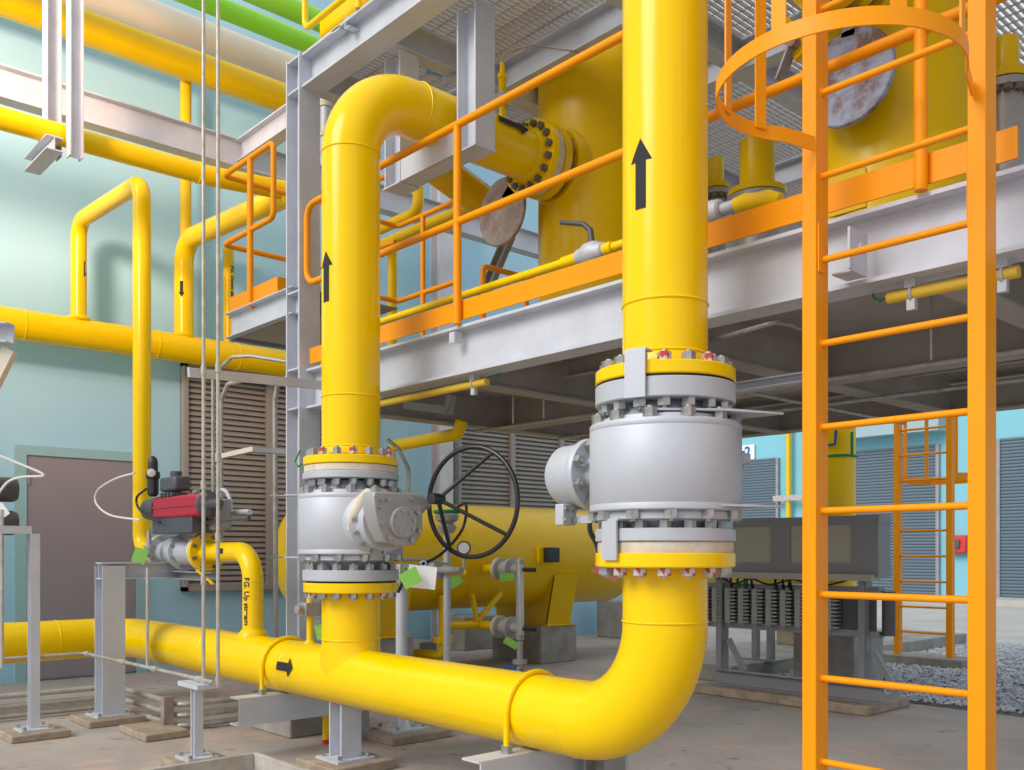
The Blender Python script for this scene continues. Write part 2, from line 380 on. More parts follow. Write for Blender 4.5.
# conduit strut tray slung beneath
a = MB(); a.chan((-3.9,4.28,2.1),(-2.5,4.28,2.1),0.05,0.05); obj('strut_tray', a, STL, t)
a = MB(); a.box((XL,3.95,2.455),(XR,6.95,2.47)); obj('deck_plate', a, STB, t)
def grating(x0,x1,y0,y1,z,sp=0.04,cs=0.1,hh=0.03,tt=0.005):
    m = MB(); x = x0
    while x < x1: m.box((x,y0,z-hh),(x+tt,y1,z)); x += sp
    y = y0
    while y < y1: m.box((x0,y,z-0.012),(x1,y+0.007,z-0.004)); y += cs
    return m
obj('walkway_grating', grating(XL,XR,3.4,3.95,2.47), GRATE, t, smooth=0)
for Y,z in ((4.7,2.16),(5.6,2.18)):
    obj('service_tube', MB().cyl((-5.6,Y,z),(0.5,Y,z),0.014,10), CND, t)
obj('service_tube', MB().cyl((-3.2,3.5,2.17),(-3.2,6.8,2.17),0.012,10), CND, t)
# gusset and corner brace seen left under the deck
a = MB(); a.prism([(-5.6,3.36,2.2),(-5.05,3.36,2.2),(-5.6,3.36,1.75)],(0,0.01,0)); obj('gusset_plate', a, STD, t)
obj('clip_angle', MB().angle((-4.06,3.24,2.38),(-4.06,3.24,2.44),0.05,0.006,Y_), STL, t)
# the stepped-up end of the walkway left of the column
t = thing('walkway_extension', 'short grey steel walkway stub left of the corner column', 'platform', (-6.4,3.25,2.87))
obj('edge_channel', MB().chan((-6.87,3.27,2.965),(-5.82,3.27,2.965),0.19,0.06), STL, t)
obj('end_channel', MB().chan((-6.87,3.27,2.965),(-6.87,4.1,2.965),0.19,0.06,flip=-1), STD, t)
obj('deck_plate', MB().box((-6.87,3.27,3.05),(-5.82,4.1,3.06)), STB, t)
obj('soffit', MB().box((-6.8,3.3,2.88),(-5.82,4.0,2.89)), STB, t)

# upper deck
ZU = 4.62
t = thing('upper_deck', 'upper deck of silver grey beams and open grating above the vessels', 'platform', (-2.5,3.3,4.46))
obj('front_beam', MB().ibeam((-5.70,3.3,4.50),(3.0,3.3,4.50),0.23,0.16,0.016,0.01), STL, t)
for Y in (4.32,5.3,7.2,9.2): obj('cross_beam', MB().ibeam((-5.8,Y,4.485),(3.0,Y,4.485),0.2,0.13), STL, t)
for X in (-5.72,-4.9,-3.6,-2.9,-1.5,-0.1,1.5): obj('joist', MB().ibeam((X,3.38,4.49),(X,9.2,4.49),0.18,0.11), STL, t)
HV = ((-4.52,4.87,0.52),(-2.3,4.87,0.52))
gm = MB(); x = -5.7
while x < 3.0:
    segs = [(3.36,9.6)]
    for hx,hy,hr in HV:
        if abs(x-hx) < hr:
            k = math.sqrt(hr*hr-(x-hx)**2); segs = [(segs[0][0],hy-k),(hy+k,segs[0][1])]
    for a,b in segs: gm.box((x,a,4.59),(x+0.006,b,4.62))
    x += 0.042
y = 3.4
while y < 9.6:
    xs = [(-5.7,3.0)]
    for hx,hy,hr in HV:
        if abs(y-hy) < hr:
            k = math.sqrt(hr*hr-(y-hy)**2); l = xs.pop(); xs += [(l[0],hx-k),(hx+k,l[1])]
    for a,b in xs: gm.box((a,y,4.605),(b,y+0.008,4.615))
    y += 0.1
obj('grating', gm, GRATE, t, smooth=0)
# cantilevered beam stub and tie at the column head
t = thing('column_head_bracket', 'short cream channel stub fixed on top of the upper front beam', 'bracket', PY(345,32,3.25))
q = PY(345,24,3.22); obj('channel', MB().chan(q,(q.x+0.02,q.y+0.42,q.z),0.07,0.05), STL, t)
q2 = PY(337,45,3.25); obj('stand', MB().box((q2.x-0.01,3.22,4.61),(q2.x+0.08,3.28,q.z)), STL, t)

# wall-side steel : long beam and its braces
t = thing('pipe_rack_beam', 'long pinkish grey steel beam running along the wall behind the hanging brackets', 'beam', (-7.9,5,4.6))
obj('beam', MB().ibeam((-7.9,-1.0,4.78),(-7.9,10.2,4.78),0.25,0.14), STL, t)
obj('tie_beam', MB().ibeam((-7.86,3.84,4.8),(-5.5,3.84,4.8),0.2,0.12), STL, t)
for yy in (-0.9, 9.8): obj('wall_arm', MB().ibeam((-9.6,yy,4.56),(-7.85,yy,4.56),0.16,0.1), STL, t)
t = thing('wall_column', 'grey steel column standing against the blue wall between the louvre panels', 'column', (-9.3,7.2,0))
obj('shaft', MB().ibeam((-9.28,7.2,0),(-9.28,7.2,6.2),0.2,0.2,up=X_), STL, t)

# big pipe rack pipes at the top left (all run along the wall)
def wallpipe(name, X, z, r, m, lab, y0=-1.5, y1=6.0):
    return single(name, MB().cyl((X,y0,z),(X,y1,z),r,32), m, lab, 'pipe')
wallpipe('gas_main', -9.1, 6.08, 0.155, YELD, 'large yellow pipe running high along the wall below the cream one')
wallpipe('lagged_pipe', -8.35, 5.99, 0.135, PNK, 'cream lagged pipe running high along the wall beside the green ones')
wallpipe('green_pipe', -7.6, 5.86, 0.085, GPI, 'lower of the two bright green pipes at the top left')
wallpipe('green_pipe', -6.9, 5.66, 0.085, GPI, 'upper of the two bright green pipes, nearest the upper deck rail')

# main horizontal gas pipe on the wall
t = thing('wall_gas_main', 'long horizontal yellow main at mid height along the blue wall', 'pipe', (-9.25,3,3.13))
m = MB().cyl((-9.25,-1.0,3.27),(-9.25,6.5,3.27),0.14,32)
for (yy) in (2.88,3.89): m.ring((-9.25,yy,3.405),Z_,0.09,0.02,24,8)
for (yy) in (2.4,3.6,4.45): m.ring((-9.25,yy,3.27),Y_,0.14,0.006,32,6)
obj('pipe_run', m, YEL, t)
# riser line that arches over and comes down to the actuated valve
t = thing('bypass_gas_line', 'yellow pipe arching from the wall main down to the small flanged valve', 'pipe', (-7.6,2.85,1.1))
pth = route([(-9.25,2.88,3.3),(-9.25,2.88,4.32),(-7.6,2.85,4.2),(-7.6,2.85,1.22),(-7.14,2.85,1.22)],[0.16,0.16,0.16],8)
obj('pipe_run', MB().tube(pth,0.07,24), YEL, t)
obj('flange', MB().lathe((-7.16,2.85,1.22),X_,[(0.07,-0.05),(0.085,-0.02),(0.135,-0.02),(0.135,0.01)],28), YEL, t)
arrow(t, PX(85,272,-9.25)+V((0,0,0)), NZ, (0.9,-0.5,0), 0.071, 0.16,0.03,0.06,0.05).location
t = thing('upper_gas_line', 'yellow pipe passing the hanging bracket at left and turning down to the wall main', 'pipe', (-7.1,3.9,4.2))
m = MB().tube(route([(-7.1,-1.5,4.17),(-7.1,3.2,4.19),(-7.1,3.89,4.25)],0.3,4),0.078,24)
m.tube(route([(-7.05,3.89,4.22),(-9.25,3.89,4.36),(-9.25,3.89,3.3)],0.22,8),0.095,24)
m.ring((-7.1,3.1,4.19),Y_,0.08,0.006,24,6)
obj('pipe_run', m, YEL, t)
arrow(t, V((-9.25,3.89,3.85)), NZ, (0.8,-0.6,0), 0.096, 0.16,0.03,0.06,0.05)
single('vent_pipe', MB().tube([(-9.3,3.93,6.0),(-9.3,3.93,4.3)],0.055,16), YELD, 'slim vertical yellow pipe joining the high main to the wall main', 'pipe')
q = PX(228.5,330,-9.3)
t = thing('wall_branch_pipe', 'slim vertical yellow pipe on the wall with dark lettering, right of the curved branch', 'pipe', (q.x,q.y,3.3))
obj('pipe_run', MB().cyl((-9.3,q.y,3.35),(-9.3,q.y,4.4),0.055,16), YELD, t)
wrap_text(t,'lettering','FG. Down stream',0.06,(-9.3,q.y,4.0),NZ,(0.95,0.3,0),0.056)

# hanging bracket at upper left
t = thing('hanging_pipe_bracket', 'pair of white steel hangers with a cross channel holding the yellow pipe at upper left', 'bracket', PX(50,170,-6.8))
def vpost(mb, x, y0, y1, Y, wpx, dep, X=None):
    pass
c1 = PX(52,125,-7.23); c2 = PX(75,147,-6.93)
zb = c1.z-0.02
obj('hanger', MB().ibeam((-7.23,c1.y,4.06),(-7.23,c1.y,7.5),0.10,0.11,0.008,0.006,up=Y_), STL, t)
obj('hanger', MB().ibeam((-6.93,c2.y,3.98),(-6.93,c2.y,7.5),0.09,0.09,0.008,0.006,up=Y_), STL, t)
obj('cross_channel', MB().ibeam((-7.5,c1.y-0.06,4.06),(-6.96,c1.y-0.06,4.06),0.1,0.11,0.009,0.007), STL, t)
# bracket end at left edge
t = thing('wall_bracket', 'pale steel bracket end with gusset entering at the left edge', 'bracket', PD(2,345,5.2))
a = PD(14,335,5.2); b = PD(-60,333,5.2)
obj('arm', MB().chan(b,a,0.11,0.08), STL, t)
q = PD(10,350,5.2); q2 = PD(-50,470,5.2)
obj('brace', MB().bar(q,q2,0.05,0.07), PNK, t)

# pipe hangers under upper deck with cross beam
t = thing('hanging_pipe_support', 'U-shaped frame of silver I-section hangers carrying the yellow outlet pipe', 'support', (-4.55,3.5,3.54))
obj('hanger', MB().ibeam((-4.93,3.5,3.55),(-4.93,3.5,4.38),0.17,0.146,0.012,0.008,up=X_), STL, t)
obj('hanger', MB().ibeam((-4.19,3.5,3.55),(-4.19,3.5,4.38),0.17,0.146,0.012,0.008,up=X_), STL, t)
obj('cross_beam', MB().chan((-4.844,3.435,3.625),(-4.276,3.435,3.625),0.15,0.08,flip=-1), STL, t)
obj('cross_beam', MB().chan((-4.844,3.565,3.625),(-4.276,3.565,3.625),0.15,0.05,flip=1), STL, t)
for X in (-4.93,-4.19): obj('end_plate', MB().box((X-0.09,3.42,3.54),(X+0.09,3.58,3.55)), STL, t)

# ================================================================ BIG PIPES
R = 0.162; YP = 2.85; XA = -4.5; XB = -2.28; RH = 0.158; ZH = 0.52
def flange_prof(r_in, r_out, h0, h1): return [(r_in,h0),(r_out,h0),(r_out,h1),(r_in,h1)]
t = thing('gas_header', 'thick yellow header pipe along the floor curving up to the right flanged valve', 'pipe', (-5,YP,ZH-RH))
m = MB()
m.tube(route([(-7.95,0.6,ZH),(-7.95,YP,ZH),(XB,YP,ZH),(XB,YP,1.17)],[0.34,0.43],16),[RH]*(1+17)+[R]*(17+1),48)
m.cyl((XA,YP,0.72),(XA,YP,0.99),R,64)
vs = []; fs = []; ns = 64; zz_ = [ZH,ZH+.03,ZH+.06,ZH+.09,ZH+.12,.66,.675,.69,.705,.72,.735]
for z in zz_:
    for k in range(ns):
        a = 2*PI*k/ns; f_ = max(0,(0.735-z)/0.1); rr = min(R,RH+0.0005+max(0,z-ZH)*0.03)+0.035*abs(math.cos(a))**3*min(f_,1.4)**2
        vs.append((XA+rr*math.cos(a),YP+rr*math.sin(a),z))
for i in range(len(zz_)-1):
    for k in range(ns): fs.append((i*ns+k,i*ns+(k+1)%ns,(i+1)*ns+(k+1)%ns,(i+1)*ns+k))
m.add(vs,fs)
m.lathe((XA,YP,0),Z_,[(R,0.95),(R+0.012,0.985),(R+0.012,1.0)],48)
m.lathe((XB,YP,0),Z_,[(R,1.12),(R+0.012,1.15),(R+0.012,1.17)],48)
obj('pipe_run', m, YEL, t)
for p,ax,rr in (((XA,YP,0.735),Z_,R),((XB,YP,0.955),Z_,R),((XB-0.43,YP,ZH),X_,RH+.001),((-7.0,YP,ZH),X_,RH),((-5.05,YP,ZH),X_,RH),((-7.95,2.3,ZH),Y_,RH),((-6.2,YP,ZH),X_,RH)):
    obj('weld_seam', MB().ring(p,ax,rr,0.005,40,6), YEL, t)
obj('flange', MB().lathe((XA,YP,0),Z_,[(R,0.985),(0.258,0.998),(0.262,1.003),(0.262,1.048),(0.258,1.052),(0.1,1.052)],56), YEL, t)
obj('flange', MB().lathe((XB,YP,0),Z_,[(R,1.155),(0.262,1.163),(0.266,1.168),(0.266,1.213),(0.262,1.217),(0.1,1.217)],56), YEL, t)
q = PY(286,671,YP-RH); arrow(t,(q.x-0.01,YP,ZH),X_,(0.0,-1,0.18),R+0.004,0.19,0.05,0.115,0.06)
# down leg joining the header
t = thing('upstream_branch', 'yellow elbow pipe lettered FG. Up stream dropping onto the header', 'pipe', (-5.68,YP,0.66))
XD = -5.68
m = MB().tube(route([(-6.36,YP,1.22),(XD,YP,1.22),(XD,YP,0.62)],0.19,12),0.067,28)
m.lathe((XD,YP,0),Z_,[(0.1,0.64),(0.1,0.675),(0.085,0.70),(0.067,0.72)],28)
obj('pipe_run', m, YEL, t)
obj('weld_seam', MB().ring((XD,YP,1.03),Z_,0.067,0.004,28,6), YEL, t)
obj('flange', MB().lathe((-6.38,YP,1.22),X_,[(0.067,0.07),(0.08,0.02),(0.135,0.02),(0.135,-0.012),(0.05,-0.012)],32), YEL, t)
wrap_text(t,'lettering','FG. Up stream',0.052,(XD,YP,0.9),NZ,(0.36,-0.79,0),0.067,1.0)
obj('marking', wrap_poly((-6.02,YP,1.22),X_,(0.2,-1,0.1),0.067,[(-0.018,0.018,(-0.04,0.04),(-0.04,0.04))]), BLM, t)

# bolts
nutmesh = raw_mesh('bolt', MB().tube([(0,0,-0.017),(0,0,0.016)],0.026,6).tube([(0,0,0.014),(0,0,0.024)],0.012,8), NUT, 20)
nutred = nutmesh.copy(); nutred.materials[0] = NUTR
nutd = nutmesh.copy(); nutd.materials[0] = NUTD
nutsmall = raw_mesh('bolt', MB().tube([(0,0,-0.009),(0,0,0.009)],0.013,6), NUT, 20)
nutsy = raw_mesh('bolt', MB().tube([(0,0,-0.011),(0,0,0.011)],0.015,6), NUTD, 20)
def bolts(parent, c, ax, rr, n, mesh, ph=0.0, flip=False, redf=0.0, arc=None):
    d, s, u = frame(ax); q = V((0,0,1)).rotation_difference(-d if flip else d).to_euler()
    for k in range(n):
        a = 2*PI*(k+ph)/n; p = V(c)+(s*math.cos(a)+u*math.sin(a))*rr
        if arc and not arc(p): continue
        mm = nutred if (redf and random.random() < redf) else mesh
        inst(mm, 'bolt', parent, p, q)
near = lambda p: (-CS*0+SN*p.x-CS*p.y) is not None

# ---- big ball valves
def big_valve(X, dz, lab, right):
    t = thing('trunnion_ball_valve', lab, 'valve', (X,YP,1.055+dz))
    c = V((X,YP,dz))
    def L(prof, m=VLV, name='ring', seg=56): return obj(name, MB().lathe(c,Z_,prof,seg), m, t)
    # lower gasket tape, flange, neck
    if right:
        L([(0.1,1.052),(0.255,1.052),(0.258,1.06),(0.257,1.09),(0.252,1.094),(0.1,1.094)], TAPE, 'joint_tape')
        L([(0.1,1.094),(0.262,1.094),(0.266,1.098),(0.266,1.138),(0.262,1.142),(0.16,1.142)], VLV, 'end_flange')
    else:
        L([(0.1,1.052),(0.25,1.052),(0.25,1.062),(0.1,1.062)], BLM, 'gasket')
        L([(0.1,1.062),(0.262,1.062),(0.266,1.066),(0.266,1.118),(0.262,1.122),(0.16,1.122)], VLV, 'end_flange')
    # body with necks, closure plates
    prof = [(0.17,1.12),(0.19,1.15),(0.205,1.165),(0.25,1.172),(0.262,1.176),(0.262,1.20),(0.258,1.205),(0.284,1.207),(0.288,1.211),(0.288,1.232),(0.2865,1.234),(0.288,1.236),
            (0.288,1.51),(0.2865,1.512),(0.288,1.514),(0.288,1.532),(0.284,1.538),(0.25,1.541),(0.246,1.556),(0.21,1.566),(0.2,1.585),(0.17,1.61)]
    L(prof, VLV, 'body', 64)
    if right:
        L([(0.16,1.612),(0.262,1.612),(0.266,1.616),(0.266,1.682),(0.262,1.686),(0.1,1.686)], VLV, 'end_flange')
        L([(0.1,1.686),(0.258,1.686),(0.258,1.694),(0.1,1.694)], BLM, 'gasket')
    else:
        L([(0.16,1.618),(0.262,1.618),(0.266,1.622),(0.266,1.652),(0.262,1.656),(0.1,1.656)], VLV, 'end_flange')
        L([(0.1,1.656),(0.255,1.656),(0.259,1.661),(0.256,1.694),(0.25,1.697),(0.1,1.697)], TAPE, 'joint_tape')
    cam = lambda p: (p.x-X)*0.742-(p.y-YP)*0.67 > -0.16
    n = 16
    bolts(t, c+Z_*(1.76 if right else 1.765), Z_, 0.225, n, nutmesh, 0.3, False, 0.45, cam)
    bolts(t, c+Z_*1.598, Z_, 0.228, n, nutmesh, 0.3, True, 0, cam)
    bolts(t, c+Z_*1.556, Z_, 0.262, 12, nutmesh, 0.1, False, 0, cam)
    bolts(t, c+Z_*1.19, Z_, 0.268, 12, nutmesh, 0.55, True, 0, cam)
    bolts(t, c+Z_*(1.155 if right else 1.137), Z_, 0.228, n, nutmesh, 0.3, False, 0, cam)
    bolts(t, c+Z_*0.985, Z_, 0.228, n, nutmesh, 0.3, True, 0.5 if right else 0.3, cam)
    return t
vA = big_valve(XA, 0.0, 'silver ball valve with gearbox and black handwheel on the left riser', False)
vB = big_valve(XB, 0.165, 'larger-looking silver ball valve on the right riser in front of the orange ladder', True)
# left valve: gearbox facing +X
g0 = V((XA+0.27,YP,1.38))
obj('bonnet', MB().lathe(g0,X_,[(0.19,-0.06),(0.185,0.0),(0.155,0.02),(0.15,0.05),(0.155,0.055),(0.155,0.09),(0.1,0.09)],40), VLV, vA)
bolts(vA, g0+X_*0.025, X_, 0.165, 14, nutsmall, 0.2)
gx = g0.x+0.09
bm_ = MB(); pts = []
for yy,zz in ((-0.165,0.115),(-0.155,0.14),(0.1,0.14),(0.135,0.1),(0.15,0.02),(0.15,-0.06),(0.1,-0.13),(-0.02,-0.14),(-0.09,-0.12),(-0.13,-0.05),(-0.155,0.03)): pts.append((gx,YP+yy,1.39+zz))
bm_.prism(pts,(0.11,0,0)); gb = obj('gearbox', bm_, VLG, vA, bevel=0.008)
obj('indicator_cover', MB().lathe((gx+0.11,YP+0.015,1.375),X_,[(0.085,0),(0.085,0.018),(0.078,0.024),(0.01,0.026)],36), VLG, gb)
obj('pointer', MB().bar((gx+0.138,YP+0.015,1.305),(gx+0.138,YP+0.015,1.445),0.012,0.008,X_), VLG, gb)
for k in range(8): 
    a = 2*PI*k/8+0.2; inst(nutsmall,'bolt',vA,(gx+0.132,YP+0.015+0.06*math.cos(a),1.375+0.06*math.sin(a)),(0,PI/2,0))
for yy,zz in ((-0.12,0.1),(-0.08,0.1),(-0.12,0.06),(0.07,0.11),(0.11,0.04),(0.12,-0.06),(0.07,-0.11),(-0.07,-0.1),(-0.12,-0.02)):
    inst(nutsmall,'bolt',vA,(gx+0.116,YP+yy,1.39+zz),(0,PI/2,0))
obj('worm_housing', MB().lathe((gx+0.05,YP+0.11,1.475),Y_,[(0.055,-0.1),(0.06,-0.02),(0.062,0.04),(0.05,0.07),(0.03,0.075),(0.022,0.12)],24), VLG, vA)
obj('flange_wrap', MB().tube([(XA+0.285,YP-0.06,1.535),(XA+0.28,YP-0.12,1.47),(XA+0.265,YP-0.155,1.41),(XA+0.255,YP-0.175,1.335)],[0.034,0.042,0.034,0.01],14), TAPE, vA, label='cream fibrous packing')
# handwheel
hub = PY(438,499,YP+0.2); e = (X_*math.cos(math.radians(14))+Y_*math.sin(math.radians(14))).normalized(); nrm = (Y_*math.cos(math.radians(14))-X_*math.sin(math.radians(14)))
rimc = PY(472,502,YP+0.42); RW = 0.3
hw = obj('handwheel', MB().ring(rimc,nrm,RW,0.0135,72,12), BLK, vA)
for ang in (62,-38,-120,180-20):
    a = math.radians(ang); p = rimc+e*math.cos(a)*RW+Z_*math.sin(a)*RW
    if ang != 160: obj('spoke', MB().tube([hub,hub+(p-hub)*0.9,p],0.0115,10), BLK, hw)
obj('hub', MB().cyl(hub-nrm*0.06,hub+nrm*0.03,0.03,16), BLK, hw)
# support lugs
for zz in (1.545,1.19):
    obj('lifting_lug', MB().bar((XA-0.25,YP-0.1,zz),(XA-0.36,YP-0.2,zz),0.09,0.008), VLV, vA)
# right valve : blind trunnion cover on the -X side, plates and lugs
zc = 1.54
obj('trunnion_cover', MB().lathe((XB-0.27,YP,zc),NX,[(0.08,0.0),(0.08,0.085),(0.147,0.088),(0.15,0.092),(0.15,0.12),(0.147,0.125),(0.132,0.13),(0.13,0.25),(0.11,0.28),(0.02,0.285)],40), VLV, vB)
bolts(vB, V((XB-0.345,YP,zc)), X_, 0.122, 8, nutmesh, 0.5)
bolts(vB, V((XB-0.45,YP,zc)), X_, 0.115, 0, nutsmall, 0.5)
a = MB(); a.box((XB-0.50,YP-0.10,zc-0.21),(XB-0.45,YP-0.02,zc-0.12)); o = obj('drain_block', a, VLV, vB, bevel=0.006)
for yy in (-0.085,-0.04):
    for zz in (-0.19,-0.145): inst(nutsmall,'bolt',vB,(XB-0.448,YP+yy,zc+zz),(0,PI/2,0))
obj('drain_arm', MB().box((XB-0.46,YP-0.03,zc-0.2),(XB-0.25,YP,zc-0.17)), VLV, vB)
obj('side_plug', MB().lathe((XB+0.21,YP+0.185,1.575),V((0.75,0.66,0)),[(0.03,-0.02),(0.03,0.02),(0.02,0.022),(0.02,0.04)],8), VLV, vB)
def strap(z0,z1,xp,vt):
    q = PD(xp,500,3.33); q.z = z0
    dd,ss,uu = frame(V((0,0,1)),V((-SN,CS,0)))
    v = V((q.x-XB,q.y-YP,0)).normalized(); c0 = V((XB,YP,0))+v*0.272
    sd = Z_.cross(v)
    mb = MB(); 
    mb.prism([c0+sd*-0.04+Z_*z0,c0+sd*0.04+Z_*z0,c0+sd*0.04+Z_*z1,c0+sd*-0.04+Z_*z1],v*0.008)
    mb.prism([c0+sd*-0.04+Z_*z1,c0+sd*0.04+Z_*z1,c0+sd*0.04+Z_*z1-v*0.06,c0+sd*-0.04+Z_*z1-v*0.06],Z_*0.008)
    return mb
obj('name_plate', strap(1.775,1.945,630,0), VLV, vB)
obj('name_plate', strap(1.19,1.335,565,0), VLV, vB)
for zz,pt in ((1.728,0),(1.385,0)):
    mb = MB(); p = [V((XB+0.12,YP-0.24,zz)),V((XB+0.3,YP-0.02,zz)),V((XB+0.38,YP+0.22,zz)),V((XB+0.2,YP+0.2,zz)),V((XB,YP,zz))]
    mb.prism(p,(0,0,0.008)); obj('lifting_lug', mb, VLV, vB)
# valve name tags hanging: card on left valve
def card(name, x, y, w, h, rot, d, m, lab, cat='tag', tilt=0.0):
    c = PD(x,y,d); rt = V((CS,SN,0)); a = math.radians(rot)
    r_ = rt*math.cos(a)+Z_*math.sin(a); u_ = -rt*math.sin(a)+Z_*math.cos(a); nn = r_.cross(u_)
    mb = MB().prism([c-r_*w/2-u_*h/2,c+r_*w/2-u_*h/2,c+r_*w/2+u_*h/2,c-r_*w/2+u_*h/2],nn*0.002)
    mb.ring(c+u_*(h/2+0.012),nn,0.014,0.002,14,5)
    return single(name, mb, m, lab, cat, smooth=0)
card('lockout_tag',410.5,578,0.1,0.085,28,4.9,GRN,'large green tag over the white paper beside the left valve')
card('paper_sheet',422,577,0.15,0.12,-6,4.95,PAP,'white paper sheet hanging beside the left valve behind the green tag','paper')
card('lockout_tag',320,632,0.05,0.08,15,5.4,GRN,'pale green tag hanging just left of the tee under the left valve')
card('lockout_tag',455,581,0.13,0.1,35,8.9,GRN,'small green tag with black bars hanging on the horizontal vessel piping')
card('lockout_tag',507,577,0.14,0.07,5,8.8,GRN,'small green tag below the upper level gauge valve')
card('lockout_tag',511,643,0.14,0.07,-30,8.9,GRN,'small green tag below the lower level gauge valve')
card('lockout_tag',140,556,0.1,0.11,-18,6.85,GRN,'pale green tag at the inlet of the small actuated valve')
card('warning_card',606,571,0.22,0.11,-24,7.6,ORP,'faded orange card behind the lower flange of the right valve','card')

# risers above valves
t = thing('left_riser', 'left yellow riser rising from its valve and bending over to the vessel nozzle', 'pipe', (XA,YP,1.7))
m = MB()
ZN = 3.83
m.tube(route([(XA,YP,1.76),(XA,YP,ZN),(XA-0.02,4.26,ZN)],0.40,18),R,48)
m.lathe((XA,YP,0),Z_,[(R+0.014,1.755),(R+0.012,1.775),(R,1.80)],48)
obj('pipe_run', m, YEL, t)
for p,ax in (((XA,YP,3.44),Z_),((XA,YP,2.08),Z_),((XA,YP,1.8),Z_),((XA,3.3,ZN),Y_)):
    obj('weld_seam', MB().ring(p,ax,R,0.005,40,6), YEL, t)
obj('flange', MB().lathe((XA,YP,0),Z_,[(0.1,1.698),(0.259,1.698),(0.263,1.703),(0.263,1.74),(0.259,1.744),(R,1.747)],56), YEL, t)
nf = obj('flange', MB().lathe((XA-0.02,4.26,ZN),Y_,[(R,-0.09),(R+0.02,-0.03),(0.24,-0.03),(0.243,-0.025),(0.243,0.02),(0.1,0.02)],48), YEL, t)
bolts(t, V((XA-0.02,4.22,ZN)), Y_, 0.205, 16, nutd, 0.3, True)
arrow(t,(XA,YP,2.73),Z_,(0.02,-0.92,0),R,0.28,0.055,0.11,0.085)
arrow(t,(XA,3.95,ZN),Y_,(0.9,0,0.45),R,0.26,0.05,0.12,0.08)
t = thing('right_riser', 'thickest yellow vertical pipe in the centre with an upward arrow', 'pipe', (XB,YP,1.865))
m = MB().cyl((XB,YP,1.92),(XB,YP,5.2),R,56)
m.lathe((XB,YP,0),Z_,[(R+0.014,1.915),(R+0.012,1.94),(R,1.965)],48)
obj('pipe_run', m, YEL, t)
for zz in (1.968,2.16): obj('weld_seam', MB().ring((XB,YP,zz),Z_,R,0.0055,48,6), YEL, t)
obj('flange', MB().lathe((XB,YP,0),Z_,[(0.1,1.86),(0.262,1.86),(0.266,1.865),(0.266,1.905),(0.262,1.909),(R,1.912)],56), YEL, t)
arrow(t,(XB,YP,2.625),Z_,(0.1,-1.07,0),R,0.262,0.046,0.095,0.085)

# ---- supports below the header
def ubolt(X, lab):
    pts = [(X,YP-RH-0.014,0.345)]
    for k in range(17):
        a = PI-PI*k/16; pts.append((X,YP+(RH+0.014)*math.cos(a),ZH+(RH+0.014)*math.sin(a)))
    pts.append((X,YP+RH+0.014,0.345))
    t = thing('u_bolt', lab, 'clamp', (X,YP,0.345))
    obj('rod', MB().tube(pts,0.0135,10), YEL, t)
    for s in (-1,1): inst(nutmesh,'nut',t,(X,YP+s*(RH+0.014),0.374))
ubolt(-5.22,'yellow U-bolt over the header beside the painted arrow')
ubolt(-3.0,'yellow U-bolt over the header just before the big right elbow')
t = thing('header_support', 'grey channel under the header by the painted arrow', 'support', (-5.2,3.0,0.2))
obj('channel', MB().chan((-5.16,2.5,0.275),(-5.16,3.5,0.275),0.165,0.12,0.009,flip=-1), STL, t)
obj('leg', MB().box((-5.25,3.3,0),(-5.15,3.4,0.195)), STD, t)
t = thing('header_support', 'pale steel channel under the header at the bottom edge near the right elbow', 'support', (-2.97,3.0,0.2))
obj('channel', MB().chan((-2.94,2.48,0.275),(-2.94,3.4,0.275),0.165,0.12,0.009,flip=-1), STL, t)
obj('leg', MB().ibeam((-2.8,3.08,0),(-2.8,3.08,0.37),0.13,0.13,up=X_), STD, t)
t = thing('tee_support', 'grey I-section stool on a grout pad directly under the tee', 'support', (-4.56,YP,0))
obj('post', MB().ibeam((-4.56,YP,0.07),(-4.56,YP,0.4),0.13,0.13,0.01,0.008,up=X_), STL, t)
obj('base_plate', MB().box((-4.68,YP-0.12,0.055),(-4.44,YP+0.12,0.07)), STL, t)
obj('grout_pad', MB().box((-4.76,YP-0.2,0),(-4.36,YP+0.2,0.055)), GROUT, t, bevel=0.008)
for a,b in ((-.09,-.09),(.09,-.09),(.09,.09),(-.09,.09)): inst(nutsmall,'anchor_bolt',t,(-4.56+a,YP+b,0.085))
t = thing('marker_canister', 'small yellow canister with red ends standing beside the tee support', 'canister', PY(326,740,3.12))
q = PY(326,738,3.12)
obj('body', MB().cyl((q.x,3.12,0.03),(q.x,3.12,0.21),0.022,16), YEL, t)
for z in (0.0,0.2): obj('cap', MB().cyl((q.x,3.12,z),(q.x,3.12,z+0.03),0.024,16), REDB, t)
# round post
t = thing('round_pipe_post', 'slender round grey post with gusseted foot behind the header', 'support', (-5.1,3.62,0))
obj('pole', MB().cyl((-5.1,3.62,0.06),(-5.1,3.62,1.0),0.038,20), STL, t)
obj('base_plate', MB().box((-5.24,3.48,0.05),(-4.96,3.76,0.065)), STL, t)
g_ = MB()
for k in range(4):
    a = PI/2*k; dx,dy = math.cos(a),math.sin(a); sx,sy = -dy*0.004,dx*0.004
    g_.prism([V((-5.1+sx,3.62+sy,0.065))+V((dx,dy,0))*0.035,V((-5.1+sx,3.62+sy,0.065))+V((dx,dy,0))*0.11,V((-5.1+sx,3.62+sy,0.17))+V((dx,dy,0))*0.035],(-2*sx,-2*sy,0))
obj('gusset', g_, STL, t, smooth=0)
obj('grout_pad', MB().box((-5.36,3.38,0),(-4.86,3.86,0.05)), GROUT, t, bevel=0.008)
for a,b in ((-.1,-.1),(.1,-.1),(.1,.1),(-.1,.1)): inst(nutsmall,'anchor_bolt',t,(-5.1+a,3.62+b,0.075))
